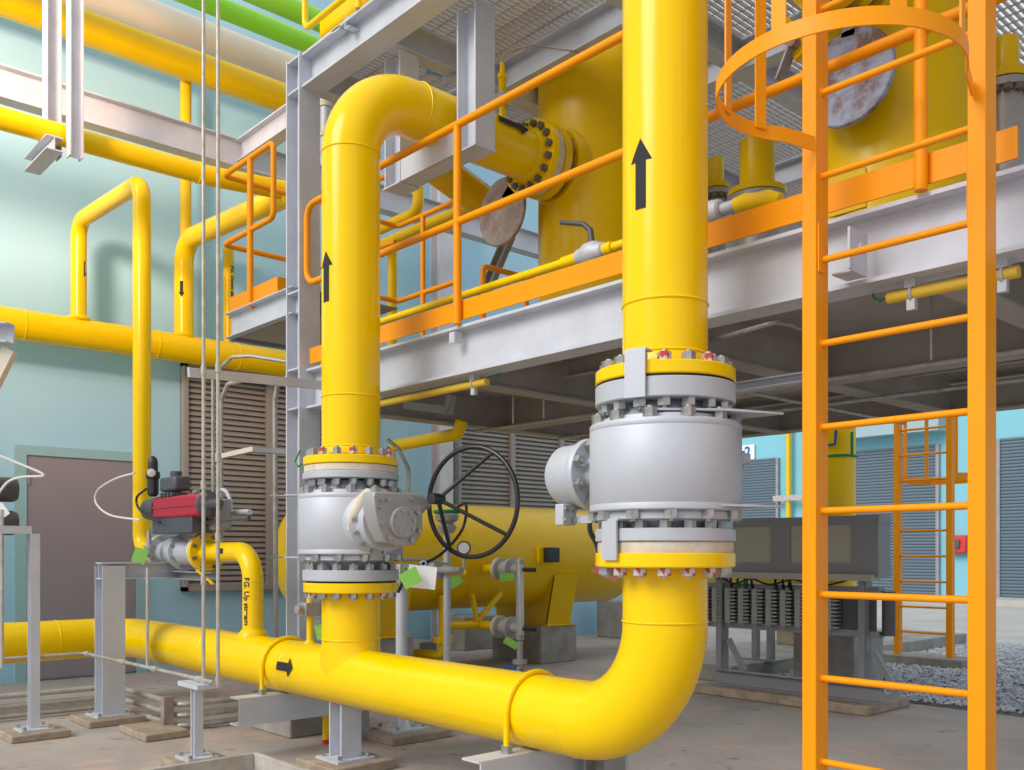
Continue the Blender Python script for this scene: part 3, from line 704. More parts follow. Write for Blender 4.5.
obj('transmitter_manifold', MB().box((-5.14,3.55,1.0),(-5.02,3.69,1.14)), VLG, t, bevel=0.01)
# small branch valve left of the tee
t = thing('drain_branch', 'thin yellow branch with a grey union beside the left tee', 'pipe', (-4.95,YP,0.66))
obj('pipe_run', MB().cyl((-4.95,YP,0.64),(-4.95,YP,1.02),0.02,16), YEL, t)
obj('boss', MB().lathe((-4.95,YP,0.64),Z_,[(0.045,0.0),(0.045,0.03),(0.02,0.06)],16), YEL, t)
u = MB(); u.box((-4.99,YP-0.05,0.84),(-4.91,YP+0.05,0.92)); u.cyl((-4.95,YP-0.09,0.88),(-4.95,YP+0.09,0.88),0.028,12); obj('union', u, VLG, t, bevel=0.004)

# left-hand posts
def ipost(X,Y,h,w,lab,pad=0.32,plate=0.2,name='pipe_stanchion'):
    t = thing(name, lab, 'post', (X,Y,0))
    obj('post', MB().ibeam((X,Y,0.06),(X,Y,h),w,w,0.009,0.007,up=X_), STL, t)
    obj('base_plate', MB().box((X-plate/2,Y-plate/2,0.048),(X+plate/2,Y+plate/2,0.06)), STL, t)
    obj('grout_pad', MB().box((X-pad/2,Y-pad/2,0),(X+pad/2,Y+pad/2,0.048)), GROUT, t, bevel=0.008)
    k = plate/2-0.025
    for a,b in ((-k,-k),(k,-k),(k,k),(-k,k)): inst(nutsmall,'anchor_bolt',t,(X+a,Y+b,0.07))
    return t
q = PY(110,700,2.38)
t2 = ipost(q.x,2.38,1.12,0.16,'wide grey I-section post with a cantilever arm under the small valve',0.42,0.26)
obj('arm', MB().ibeam((q.x,2.3,1.085),(q.x,2.95,1.085),0.12,0.12,0.009,0.007), STL, t2)
obj('cross_arm', MB().chan((q.x,2.86,1.05),(q.x+0.75,2.86,1.05),0.06,0.06), STD, t2)
t1 = ipost(-6.72,1.81,1.34,0.06,'slim grey post at far left carrying a short top rail',0.36,0.2)
obj('top_rail', MB().box((-6.76,1.2,1.34),(-6.69,1.79,1.39)), STL, t1)
t3 = ipost(-5.17,2.25,0.46,0.052,'short grey post under the conduit elbows in front of the header',0.3,0.18)
obj('top_channel', MB().box((-5.32,2.2,0.45),(-5.05,2.34,0.475)), STL, t3)
# conduits
YC = 2.27
def conduit(pts, r, lab, m=CND, Rr=0.05, name='steel_conduit'):
    return single(name, MB().tube(route(pts,Rr,5) if len(pts)>2 else pts, r, 10), m, lab, 'conduit')
ca = PY(203.5,680,YC); cb = PY(218,676,YC+0.03)
zc0 = ca.z
t = thing('riser_conduit', 'left one of the two tall thin conduits ending in an elbow on the short post', 'conduit', (ca.x,YC,zc0))
obj('tube', MB().cyl((ca.x,YC,zc0),(ca.x,YC,5.8),0.0105,10), CND, t)
for z in (zc0,1.06,1.6,2.25): obj('coupling', MB().cyl((ca.x,YC,z-0.025),(ca.x,YC,z+0.025),0.016,10), CND, t)
t = thing('riser_conduit', 'right one of the two tall thin conduits ending in an elbow on the short post', 'conduit', (cb.x,YC,zc0))
obj('tube', MB().cyl((cb.x,YC+0.03,zc0),(cb.x,YC+0.03,5.8),0.0105,10), CND, t)
for z in (zc0,1.3,1.75,2.25): obj('coupling', MB().cyl((cb.x,YC+0.03,z-0.025),(cb.x,YC+0.03,z+0.025),0.016,10), CND, t)
t = thing('air_supply_line', 'thin horizontal grey tubing with fittings in front of the header at left', 'conduit', (-6.5,YC,0.45))
ce = PY(88,656,YC+0.1)
obj('tube', MB().tube(route([(cb.x,YC,zc0),(ca.x,YC,zc0),(-7.25,YC+0.03,zc0-0.02),(-7.25,0.6,zc0-0.02)],0.04,5),0.0115,10), CND, t)
for f_ in (0.02,0.35,0.62,0.98):
    p = V((ca.x,YC,zc0)).lerp(V((-7.22,YC+0.03,zc0-0.02)),f_); obj('tee_fitting', MB().cyl(p-X_*0.04,p+X_*0.04,0.019,10), CND, t)
q = PY(148,560,YC+0.1)
obj('drop_tube', MB().tube([(q.x+0.2,YC+0.02,zc0),(q.x+0.2,YC+0.02,1.12)],0.0105,10), CND, t)
q = PD(2,600,6.2); 
conduit([(q.x,q.y,0.45),(q.x,q.y,1.5)],0.012,'short vertical grey tube at the far left edge')
# bracket from column to the two conduits
p0 = V((ca.x-0.09,YC-0.02,PY(200,372,YC).z)); p1 = V((-5.62,3.18,2.33)); p1 = PY(286,380,3.17); 
t = thing('conduit_bracket', 'flat grey strut from the corner column out to the two tall conduits', 'bracket', p0)
obj('strut', MB().bar(p0-(p1-p0).normalized()*0.05,PY(324,385.5,3.18),0.02,0.055), STL, t)
# grey conduits that bend behind
def pj(x,y,Y): return PY(x,y,Y)
conduit([PY(213,560,3.05),PY(213,375,3.05),PY(232,357,3.05),PY(250,356,3.12),PY(288,362,3.3)],0.013,'grey flexible conduit arching right above the conduit bracket',Rr=0.03)
conduit([PY(221,545,3.1),PY(221,400,3.1),PY(228,384,3.1),PY(245,380,3.1)],0.016,'grey conduit with a wide bend behind the two tall conduits',Rr=0.04)
conduit([PY(276,640,3.6),PY(275,400,3.6),PY(278,382,3.6),PY(300,372,3.6)],0.02,'thick grey conduit rising just left of the corner column',Rr=0.05)
conduit([PY(252,460,5.0)+V((0,0,0)),PY(286,458,5.2)],0.02,'short dark conduit stub reaching the corner column')
t = thing('cantilever_bracket', 'pale flat steel bracket beside the louvre left of the column', 'bracket', PY(245,456,3.3))
obj('arm', MB().bar(PY(224,456,3.1),PY(255,449,3.2),0.05,0.035), PNK, t)
obj('channel', MB().bar(PY(254,450,3.2),PY(288,452,3.4),0.06,0.035), STD, t)
for yy in (495.5,557):
    conduit([PY(271,yy,3.3),PY(300,yy,3.1)],0.006,'thin grey sensing tube on the column at %s' % ('top level of the left valve' if yy<500 else 'bottom level of the left valve'))
# lying conduits on floor
for k,z in enumerate((0.035,0.105,0.18)):
    conduit([(-7.5,0.3,z),(-7.45,2.55+0.02*k,z),(-6.25,2.6,z),(-6.2,3.9,z)],0.02,'%s of the three low horizontal floor conduits beneath the header' % ('lowest','middle one','topmost')[k],m=GROUT if k<0 else CND,Rr=0.06)
t = thing('conduit_clip_post', 'small rusty clip post on a pad holding the low floor conduits', 'support', (-6.25,2.52,0))
obj('clip', MB().box((-6.33,2.5,0.05),(-6.27,2.57,0.24)), RUST2, t)
obj('grout_pad', MB().box((-6.5,2.28,0),(-6.02,2.57,0.05)), GROUT, t, bevel=0.01)
# drain pit kerb at bottom
k = MB(); x0,x1,y0,y1 = -4.78,-3.45,1.45,2.42
k.box((x0,y1-0.03,0),(x1,y1,0.12)); k.box((x0,y0,0),(x0+0.03,y1-0.03,0.12)); k.box((x1-0.03,y0,0),(x1,y1-0.03,0.12)); k.box((x0+0.03,y0,0),(x1-0.03,y0+0.03,0.12))
single('pit_kerb', k, CONL, 'pale low kerb frame at the bottom edge in front of the header', 'kerb', bevel=0.004)

# ================================================================ small actuated valve
t = thing('actuated_valve', 'small silver flanged ball valve with crimson actuator at left', 'valve', (-6.95,YP,1.1))
def LX(x, prof, m, name, seg=32): return obj(name, MB().lathe((x,YP,1.22),X_,prof,seg), m, t)
LX(-7.145,[(0.05,0),(0.135,0),(0.135,0.03),(0.085,0.04),(0.085,0.12),(0.105,0.18),(0.105,0.3),(0.09,0.37)], VLV, 'body')
LX(-6.77,[(0.1,0),(0.135,0.002),(0.135,0.03),(0.135,0.034),(0.1,0.04)], VLV, 'body_flange')
LX(-6.74,[(0.105,0),(0.1,0.08),(0.085,0.18),(0.08,0.28),(0.08,0.31)], VLV, 'adapter')
LX(-6.425,[(0.05,0),(0.135,0),(0.135,0.03),(0.05,0.03)], TAPE, 'end_flange')
for x in (-7.105,-6.78,-6.725): bolts(t, V((x,YP,1.22)), X_, 0.112, 8, nutsmall, 0.5)
bolts(t, V((-6.35,YP,1.22)), X_, 0.112, 8, nutsy, 0.5)
YA = 2.72
def ax(x, Y=YA): return PY(x,507,Y).x
rx0, rx1 = ax(162), ax(208)
zr = PY(180,507,YA).z
obj('stem_block', MB().box((ax(160),YA-0.06,zr-0.19),(ax(200),YA+0.1,zr-0.07)), DKG, t, bevel=0.008)
act = obj('actuator_body', MB().box((rx0,YA-0.075,zr-0.08),(rx1,YA+0.075,zr+0.075)), RED, t, bevel=0.02)
obj('rib', MB().box((rx0,YA-0.082,zr-0.006),(rx1,YA-0.07,zr+0.006)), RED, act)
obj('end_cap', MB().lathe((rx0+0.01,YA,zr),NX,[(0.085,0.0),(0.09,0.03),(0.085,0.05),(0.083,0.22),(0.05,0.28),(0.02,0.285)],28), DKG, t)
obj('end_cap', MB().lathe((rx1-0.01,YA,zr),X_,[(0.085,0.0),(0.088,0.04),(0.04,0.07),(0.025,0.2)],24), DKG, t)
q = PY(153,475,YA-0.05)
fr = obj('filter_regulator', MB().lathe((q.x,q.y,q.z-0.16),Z_,[(0.02,0),(0.04,0.02),(0.04,0.13),(0.05,0.14),(0.05,0.18),(0.035,0.19),(0.035,0.25),(0.03,0.28),(0.01,0.3)],16), BLK, t)
obj('gauge', MB().lathe((q.x+0.05,q.y-0.03,q.z+0.01),V((0.9,-0.5,0)),[(0.03,0),(0.03,0.02),(0.026,0.022)],20), TAPE, fr)
q = PY(176,484,YA)
pos = obj('positioner', MB().box((q.x-0.16,YA-0.06,q.z-0.055),(q.x+0.12,YA+0.06,q.z+0.05)), DKG, t, bevel=0.02)
pl = MB(); 
for k in range(4): pl.cyl((q.x-0.1+0.06*k,YA-0.07,q.z-0.08),(q.x-0.1+0.06*k,YA+0.05,q.z-0.08),0.018,10)
pl.cyl((q.x+0.0,YA,q.z+0.05),(q.x+0.0,YA,q.z+0.09),0.04,14); obj('port_fitting', pl, DKG, pos)
for k,(x,y) in enumerate(((196,492),(203,495),(190,498))):
    p = PY(x,y,YA-0.05); obj('tube_fitting', MB().cyl(p-X_*0.03,p+X_*0.03,0.015,8), NUT, t)
p = PY(222,510,2.98)
whl = obj('handwheel', MB().ring(p,Y_,0.145,0.014,40,8), STL, t)
for k in range(3):
    a = 2*PI*k/3+0.5; obj('spoke', MB().cyl(p,p+V((math.cos(a),0,math.sin(a)))*0.145,0.01,8), STL, whl)
obj('shaft', MB().cyl(PY(205,513,2.98),PY(250,512,2.98),0.02,12), STL, t)
obj('lever', MB().cyl(PY(198,523,2.75),PY(249,518,2.75),0.014,10), DKG, t)
obj('gear_override', MB().box((PY(205,500,2.8).x,2.78,zr-0.17),(PY(216,500,2.8).x,2.92,zr+0.05)), STD, t, bevel=0.02)
obj('hose', MB().tube(curve([PY(135,473,YA-0.05),PY(115,479,YA-0.05),PY(98,490,YA-0.05),PY(96,503,YA-0.05),PY(110,515,YA-0.05),PY(140,520,YA-0.05)]),0.0085,10), WHT, t, label='white looping air hose')
obj('black_hose', MB().tube(curve([PY(146,489,YA-0.1),PY(137,497,YA-0.1),PY(138,507,YA-0.1),PY(148,517,YA-0.1),PY(160,522,YA-0.1)]),0.009,10), BLK, t)
obj('bleed_valve', MB().lathe(PY(149,552,2.66)-Z_*0.04,Z_,[(0.02,0),(0.04,0.02),(0.04,0.08),(0.02,0.1),(0.015,0.2)],12), VLG, t)
obj('drain_lever', MB().bar(PY(197,570,2.7),PY(213,584,2.7),0.02,0.008), YELD, t)
# second actuator at the left edge, half out of view
t = thing('left_edge_actuator', 'dark double-drum actuator with white hose at the left edge', 'actuator', PD(0,540,6.4))
for yy,nm in ((490,'drum'),(523,'drum')):
    p = PD(15,yy,6.7); obj(nm, MB().lathe(p,NY,[(0.02,-0.012),(0.075,-0.01),(0.088,0.02),(0.088,0.5)],24), DKG, t)
obj('hose', MB().tube(curve([PD(-20,448,6.4),PD(15,462,6.4),PD(44,475,6.4),PD(22,477,6.4),PD(8,482,6.4),PD(-2,494,6.4)]),0.0085,10), WHT, t)
card('instruction_tag',3,510,0.05,0.09,35,6.2,WHT,'small white and blue tag hanging at the left edge below the hose')

# ================================================================ RAILS AND LADDERS
def rail_run(parent, pts, r=0.021, R=0.09, name='top_rail', m=ORA):
    return obj(name, MB().tube(route(pts,R,6),r,14), m, parent)
YR = 3.235; ZD = 2.47
t = thing('platform_handrail', 'long orange handrail with toe board along the front edge of the platform', 'handrail', (-3,YR,ZD))
xl = -5.66
rail_run(t,[(1.4,YR,ZD+0.565),(xl,YR,ZD+0.565),(xl,YR,ZD+1.1),(1.4,YR,ZD+1.1)],0.022,0.1,'rail_loop')
for X in (-4.03,-2.75,-1.465,-0.1): obj('post', MB().cyl((X,YR,ZD+0.004),(X,YR,ZD+1.1),0.023,16), ORA, t)
obj('toe_board', MB().box((-5.66,YR+0.022,ZD+0.03),(-1.16,YR+0.03,ZD+0.135)), ORA, t)
obj('toe_board', MB().box((-0.9,YR+0.022,ZD+0.03),(1.4,YR+0.03,ZD+0.135)), ORA, t)
t = thing('inner_handrail', 'orange guardrail at the rear of the walkway behind the left riser', 'handrail', (-5.6,3.6,ZD))
for dz in (1.1,0.56): rail_run(t,[(-5.58,3.4,ZD+dz),(-5.58,3.93,ZD+dz),(-4.87,3.93,ZD+dz)],0.018,0.04,'rail')
for p in ((-5.28,3.93),(-4.88,3.93)): obj('post', MB().cyl((p[0],p[1],ZD),(p[0],p[1],ZD+1.1),0.018,12), ORA, t)
t = thing('low_guardrail', 'low orange guardrail seen below the hanging round blind', 'handrail', (-5.2,4.9,ZD))
pa = PY(483,266,4.6); pb = V((pa.x,pa.y+1.1,pa.z))
rail_run(t,[(pa.x,pa.y,ZD),pa,pb,(pb.x,pb.y,ZD)],0.022,0.04,'rail_loop'); obj('post', MB().cyl((pa.x,pa.y+0.45,ZD),(pa.x,pa.y+0.45,pa.z),0.02,12), ORA, t)
# rail of the walkway extension
ZX = 3.06
t = thing('walkway_guardrail', 'small orange guardrail with toe board left of the corner column', 'handrail', (-6.5,3.3,ZX))
rail_run(t,[(-6.0,4.2,ZX+1.1),(-6.95,4.1,ZX+1.1),(-6.95,3.24,ZX+1.1),(-6.14,3.24,ZX+1.1),(-6.14,3.24,ZX+0.56),(-6.95,3.24,ZX+0.56),(-6.95,4.1,ZX+0.56),(-6.0,4.2,ZX+0.56)],0.021,0.05,'rail_loop')
obj('post', MB().cyl((-6.5,3.24,ZX-0.02),(-6.5,3.24,ZX+1.1),0.024,14), ORA, t)
obj('toe_board', MB().box((-6.87,3.25,ZX+0.01),(-6.1,3.258,ZX+0.13)), ORA, t)
obj('toe_board', MB().box((-6.108,3.258,ZX+0.01),(-6.1,3.6,ZX+0.13)), ORA, t)
# upper deck rail
t = thing('upper_handrail', 'yellow handrail with toe board on the upper deck at top left', 'handrail', (-5.5,3.3,ZU))
rail_run(t,[(-2.0,3.22,ZU+0.14),(-5.66,3.22,ZU+0.14),(-5.66,3.22,ZU+1.1),(-2.0,3.22,ZU+1.1)],0.021,0.06,'rail_loop',YEL)
obj('post', MB().cyl((-5.0,3.22,ZU),(-5.0,3.22,ZU+1.1),0.021,12), YEL, t)
obj('toe_board', MB().box((-5.6,3.3,ZU),(-2.0,3.31,ZU+0.2)), YEL, t)

def ladder(t, xl0, xl1, xr0, xr1, y0, y1, zb, zt, rz, rr, m=ORA):
    obj('stile', MB().box((xl0,y0,zb),(xl1,y1,zt)), m, t, bevel=0.003)
    obj('stile', MB().box((xr0,y0,zb),(xr1,y1,zt)), m, t, bevel=0.003)
    for z in rz:
        mb = MB().cyl((xl1-0.002,(y0+y1)/2,z),(xr0+0.002,(y0+y1)/2,z),rr,12); mb.ring((xl1,(y0+y1)/2,z),X_,rr,0.004,14,6); obj('rung', mb, m, t)
t = thing('caged_ladder', 'large orange vertical ladder with cage hoop in the right foreground', 'ladder', (-1.48,3.05,0))
ladder(t,-1.79,-1.735,-1.218,-1.163,3.01,3.095,0,5.4,[0.178+0.297*k for k in range(17)],0.0125)
def hoop(cx,cy,r,z,ang0,ang1,h,ends,n=40):
    pts = [V(ends[0])]
    for k in range(n+1):
        a = math.radians(ang0+(ang1-ang0)*k/n); pts.append(V((cx+r*math.cos(a),cy+r*math.sin(a),z)))
    pts.append(V(ends[1])); vs = []; fs = []
    for i,p in enumerate(pts):
        tg = (pts[min(i+1,len(pts)-1)]-pts[max(i-1,0)]).normalized(); s = tg.cross(Z_)*0.003
        vs += [p+s-Z_*h/2,p+s+Z_*h/2,p-s+Z_*h/2,p-s-Z_*h/2]
    for i in range(len(pts)-1):
        for k in range(4): fs.append((4*i+k,4*i+(k+1)%4,4*i+4+(k+1)%4,4*i+4+k))
    fs += [(0,1,2,3),(4*len(pts)-1,4*len(pts)-2,4*len(pts)-3,4*len(pts)-4)]
    return MB().add(vs,fs)
HC = (-1.462,2.66,0.36)
for z in (2.655,3.9): obj('cage_hoop', hoop(HC[0],HC[1],HC[2],z,148,392,0.05,((-1.735,3.0,z),(-1.2,3.0,z))), ORA, t, smooth=50)
for ang in (163,192,273,325,10):
    a = math.radians(ang); p = V((HC[0]+(HC[2]-0.007)*math.cos(a),HC[1]+(HC[2]-0.007)*math.sin(a),0))
    tg = V((-math.sin(a),math.cos(a),0)); q = p+V((0,0,2.66)); mb = MB(); nn = V((math.cos(a),math.sin(a),0))
    mb.prism([q-tg*0.022-nn*0.003,q+tg*0.022-nn*0.003,q+tg*0.022+nn*0.003,q-tg*0.022+nn*0.003],(0,0,2.6)); obj('cage_strap', mb, ORA, t)
for X,z in ((-1.735,2.21),(-1.224,2.24)): obj('joint_plate', MB().box((X,3.02,z),(X+0.006,3.06,z+0.17)), ORA, t)
br = MB(); br.box((-1.752,3.15,2.225),(-1.672,3.26,2.231)); br.box((-1.68,3.13,2.231),(-1.672,3.26,2.38)); br.cyl((-1.69,3.2,2.32),(-1.66,3.2,2.32),0.014,10)
single('ladder_cleat', br, STL, 'bolted grey cleat fixing the foreground ladder to the platform beam', 'bracket')
t = thing('far_ladder', 'smaller orange caged ladder standing on the kerb in the gravel', 'ladder', (-4.47,9.96,0.12))
ladder(t,-4.79,-4.73,-4.23,-4.17,9.92,10.0,0.12,4.6,[0.36+0.272*k for k in range(15)],0.0125)
for z in (2.02,2.95): obj('cage_hoop', hoop(-4.48,10.35,0.36,z,220,-40,0.08,((-4.73,9.99,z),(-4.2,9.99,z))), ORA, t, smooth=50)
for ang in (190,135,85,35,-10):
    a = math.radians(ang); obj('cage_strap', MB().box((-4.48+0.36*math.cos(a)-0.02,10.35+0.35*math.sin(a)-0.004,2.0),(-4.48+0.36*math.cos(a)+0.02,10.35+0.35*math.sin(a)+0.004,4.5)), ORA, t)

# ================================================================ EQUIPMENT ON THE PLATFORM
def vessel(X, Y, r, zt, lab, nz, nlen):
    t = thing('vertical_vessel', lab, 'vessel', (X,Y,ZD))
    obj('shell', MB().lathe((X,Y,0),Z_,[(r,ZD),(r,zt-0.2),(r*0.97,zt-0.1),(r*0.8,zt),(r*0.4,zt+0.07),(0.01,zt+0.09)],64), YELD, t)
    obj('skirt_ring', MB().lathe((X,Y,0),Z_,[(r,ZD),(r+0.08,ZD),(r+0.08,ZD+0.02),(r,ZD+0.02)],48), YELD, t)
    obj('reinforcing_pad', MB().lathe((X,Y-r-0.01,nz),Y_,[(0.24,0.0),(0.26,0.04),(0.26,0.15)],40), YELD, t)
    obj('nozzle', MB().cyl((X,Y-r-nlen,nz),(X,Y,nz),0.165,36), YELD, t)
    f_ = obj('nozzle_flange', MB().lathe((X,Y-r-nlen,nz),Y_,[(0.1,0),(0.243,0),(0.243,0.05),(0.19,0.055),(0.165,0.09)],48), YELD, t)
    bolts(t, V((X,Y-r-nlen+0.068,nz)), Y_, 0.205, 16, nutd, 0.3)
    return t
v1 = vessel(XA-0.02,4.87,0.4,5.3,'left yellow upright vessel fed by the bending riser',ZN,0.12)
v2 = vessel(-2.35,4.87,0.4,5.9,'right yellow upright vessel behind the foreground ladder',4.12,0.14)
obj('name_plate_frame', MB().box((-2.5,4.462,2.95),(-2.3,4.48,3.15)), YELD, v2)
def blind(c, lab, m, r=0.235, ang=0):
    t = thing('spectacle_blind', lab, 'blind', V(c))
    obj('disc', MB().lathe(V(c)-Y_*0.015,Y_,[(r-0.006,0),(r,0.005),(r,0.025),(r-0.006,0.03)],48), m, t)
    return t
b1 = blind((-4.9,4.335,3.59),'brown-grey round blind plate hanging left below the flanged nozzle',RUST2)
obj('web', MB().bar((-4.86,4.335,3.66),(-4.7,4.335,3.79),0.03,0.09), RUST2, b1)
obj('spacer_ring', MB().lathe((XA-0.02,4.285,ZN),Y_,[(0.15,0),(0.225,0),(0.225,0.06),(0.15,0.06)],40), TAPE, b1)
q = PY(849,78,4.33)
b2 = blind((q.x,4.33,q.z),'rust-stained bluish round blind plate behind the ladder cage',RUST)
obj('web', MB().bar((q.x,4.33,q.z+0.2),(q.x+0.02,4.33,q.z+0.34),0.03,0.07), RUST, b2)
# stub pipe continuing vessel 2's nozzle toward the front
t = thing('vessel_inlet_pipe', 'yellow inlet pipe with flange above the rust-stained blind', 'pipe', (-2.35,4.2,4.0))
obj('pipe_run', MB().tube(route([(-2.35,4.26,4.12),(-2.35,3.75,4.12),(-2.35,3.75,5.2)],0.25,10),0.16,36), YEL, t)
obj('flange', MB().lathe((-2.35,4.28,4.12),NY,[(0.1,0),(0.243,0),(0.243,0.05),(0.165,0.09)],44), YEL, t)
bolts(t, V((-2.35,4.215,4.12)), Y_, 0.205, 16, nutd, 0.3)
# lever bracket by the cage
q = PY(785,45,4.2)
t = thing('lug_bracket', 'yellow lug with two round pins seen through the ladder cage', 'bracket', q)
m_ = MB(); m_.prism([q+V((-0.05,0,0.12)),q+V((0.02,0,0.14)),q+V((0.12,0,-0.06)),q+V((0.05,0,-0.1))],(0,0.04,0)); obj('plate', m_, YELD, t, bevel=0.005)
for dx,dz in ((-0.0,0.05),(0.06,-0.02)): obj('pin', MB().cyl(q+V((dx,-0.05,dz)),q+V((dx,0.05,dz)),0.03,16), RUST2, t)
obj('tongue', MB().bar(q+V((0.05,-0.02,-0.04)),q+V((-0.02,-0.02,-0.18)),0.012,0.07,Y_), RUST2, t)
# small line behind toe board with ball valve
t = thing('walkway_gas_line', 'thin yellow pipe running just above the toe board with a lever valve', 'pipe', (-3.5,3.45,2.7))
YS = 3.45; ZS = 2.715
vx = PY(592,245,YS).x
obj('pipe_run', MB().cyl((-5.5,YS,ZS),(vx-0.09,YS,ZS),0.023,14), YEL, t)
obj('pipe_run', MB().cyl((vx+0.08,YS,ZS),(-2.62,YS,ZS),0.023,14), YEL, t)
for a_,b_ in ((vx-0.2,vx-0.09),(vx+0.08,vx+0.14)): obj('socket', MB().cyl((a_,YS,ZS),(b_,YS,ZS),0.032,14), YEL, t)
bv = obj('ball_valve', MB().lathe((vx,YS,ZS),X_,[(0.03,-0.1),(0.042,-0.09),(0.045,-0.05),(0.06,-0.03),(0.06,0.03),(0.045,0.05),(0.042,0.08),(0.03,0.09)],12), VLV, t)
obj('lever', MB().tube([(vx,YS,ZS+0.05),(vx-0.01,YS,ZS+0.12),(vx-0.05,YS-0.01,ZS+0.16),(vx-0.19,YS-0.03,ZS+0.2)],[0.016,0.016,0.014,0.012],10), DKG, bv)
obj('wrapped_pipe', MB().tube([(-2.37,YS,ZS+0.01),(-2.32,YS,ZS+0.01),(-2.27,YS,ZS-0.0),(-2.21,YS,ZS-0.01),(-2.15,YS,ZS-0.03)],[0.032,0.038,0.036,0.042,0.03],14), YEL, t)
obj('bare_pipe', MB().cyl((-2.45,YS,ZS+0.01),(-2.37,YS,ZS+0.01),0.028,14), VLV, t)
obj('ball_valve', MB().lathe((-2.5,YS,ZS+0.01),X_,[(0.03,-0.1),(0.05,-0.05),(0.055,0.0),(0.05,0.05),(0.04,0.06)],12), VLV, t)
# filters on the deck
def strainer(X, Y, r, z0, z1, z2, lab):
    t = thing('filter_housing', lab, 'filter', (X,Y,ZD))
    obj('body', MB().lathe((X,Y,0),Z_,[(r*1.35,ZD),(r*1.35,z0-0.06),(r*1.2,z0-0.03)],28), VLG, t)
    obj('flange', MB().lathe((X,Y,0),Z_,[(r,z0-0.05),(r*1.7,z0-0.05),(r*1.7,z0-0.01),(r,z0-0.01)],32), VLG, t)
    obj('top_flange', MB().lathe((X,Y,0),Z_,[(r,z0),(r*1.65,z0),(r*1.65,z0+0.04),(r,z0+0.06)],32), YELD, t)
    obj('neck', MB().lathe((X,Y,0),Z_,[(r,z0),(r,z1),(r*0.9,z1+0.01),(0.01,z1+0.01)],28), YELD, t)
    bolts(t, V((X,Y,z0-0.065)), Z_, r*1.45, 12, nutd, 0, True)
    return t
q = PY(757,197,5.8); q1 = PY(757,142,5.8); strainer(q.x,5.8,0.125,q.z,q1.z,0,'yellow-necked grey filter housing seen between the riser and the ladder')
q = PY(1004,84,5.35); q1 = PY(1004,42,5.35); strainer(q.x,5.35,0.075,q.z,q1.z,0,'yellow-necked grey filter housing at the right edge above the toe board')
q = PY(716,190,6.0); q1 = PY(716,160,6.0); strainer(q.x,6.0,0.06,q.z,q1.z,0,'small yellow-necked fitting just right of the central riser')
# impulse line on the outlet pipe
t = thing('pressure_tapping', 'slim yellow tapping with silver valve on top of the outlet pipe', 'fitting', (-4.5,3.85,4.0))
q = PY(499,118,4.0)
obj('stub', MB().cyl((XA,3.98,ZN+0.15),(XA,3.98,ZN+0.24),0.022,12), YEL, t)
obj('needle_valve', MB().box((XA-0.05,3.94,ZN+0.24),(XA+0.05,4.02,ZN+0.32)), VLV, t, bevel=0.006)
obj('gauge_body', MB().lathe((XA,3.98,ZN+0.32),Z_,[(0.018,0),(0.024,0.02),(0.024,0.1),(0.03,0.1),(0.03,0.13),(0.018,0.14),(0.016,0.2)],14), YEL, t)
obj('copper_tube', MB().tube(route([(XA,3.98,ZN+0.5),(XA,3.98,ZN+0.58),(XA+0.2,4.05,ZN+0.58),(XA+0.45,4.3,ZN+0.52)],0.04,4),0.005,8), RUST2, t)
t = thing('vent_tube', 'short silver upright tube with flanged cap between the corner column and left riser', 'tube', PY(325,166,3.7))
q = PY(325.5,166,3.7); q1 = PY(325.5,106,3.7)
obj('tube', MB().cyl(q,(q.x,q.y,q1.z),0.038,20), VLV, t)
obj('cap', MB().cyl((q.x,q.y,q1.z-0.01),(q.x,q.y,q1.z+0.03),0.046,20), TAPE, t)
obj('collar', MB().cyl((q.x,q.y,(q.z+q1.z)/2-0.01),(q.x,q.y,(q.z+q1.z)/2+0.02),0.046,20), TAPE, t)
t = thing('blue_lever_valve', 'small silver valve with a blue lever between the two pipe hangers', 'valve', PY(450,77,3.9))
q = PY(451,77,3.9); q1 = PY(428,71,3.9)
obj('body', MB().cyl(PY(446,78,3.9),PY(462,78,3.9),0.03,14), VLV, t); obj('lever', MB().bar(q,q1,0.03,0.03), mat('steel_blue_plastic', rgb(90,120,150),0.5), t)
# yellow piping beyond the walkway
def yp(pts, r, lab, Rr=0.12, m=YELD): return single('yellow_gas_pipe', MB().tube(route(pts,Rr,6) if len(pts)>2 else pts,r,20), m, lab, 'pipe')
yp([(-7.4,4.6,3.88),(-5.0,4.6,3.88)],0.042,'thin yellow pipe running horizontally behind the inner guardrail')
yp([(-7.3,4.9,4.2),(-6.65,4.9,4.2),(-6.65,4.9,4.8)],0.05,'yellow pipe bending upward behind the left riser',0.1)
yp([(-7.2,4.75,3.93),(-6.83,4.75,3.93),(-6.83,4.75,2.6)],0.042,'short yellow hooked pipe behind the left riser above the deck',0.06)
yp([(-5.3,3.9,4.0),(-5.3,4.8,3.72)],0.12,'sloping yellow pipe behind the hanging pipe support')
q = PY(350,10,4.0)
yp([PY(470,38,4.1),PY(520,12,4.1),PY(560,-8,4.1)],0.04,'thin yellow pipe clipped under the upper grating',0.2)
single('outlet_bracket', MB().box((-5.62,3.92,ZD),(-5.45,4.05,ZD+0.22)), STD, 'grey equipment box on the deck behind the left riser', 'bracket')
t = thing('tie_strut', 'diagonal grey strut behind the round brown blind', 'brace', PY(490,300,5.0))
obj('strut', MB().chan(PY(484,300,5.0),PY(512,235,5.0),0.1,0.05), STD, t)
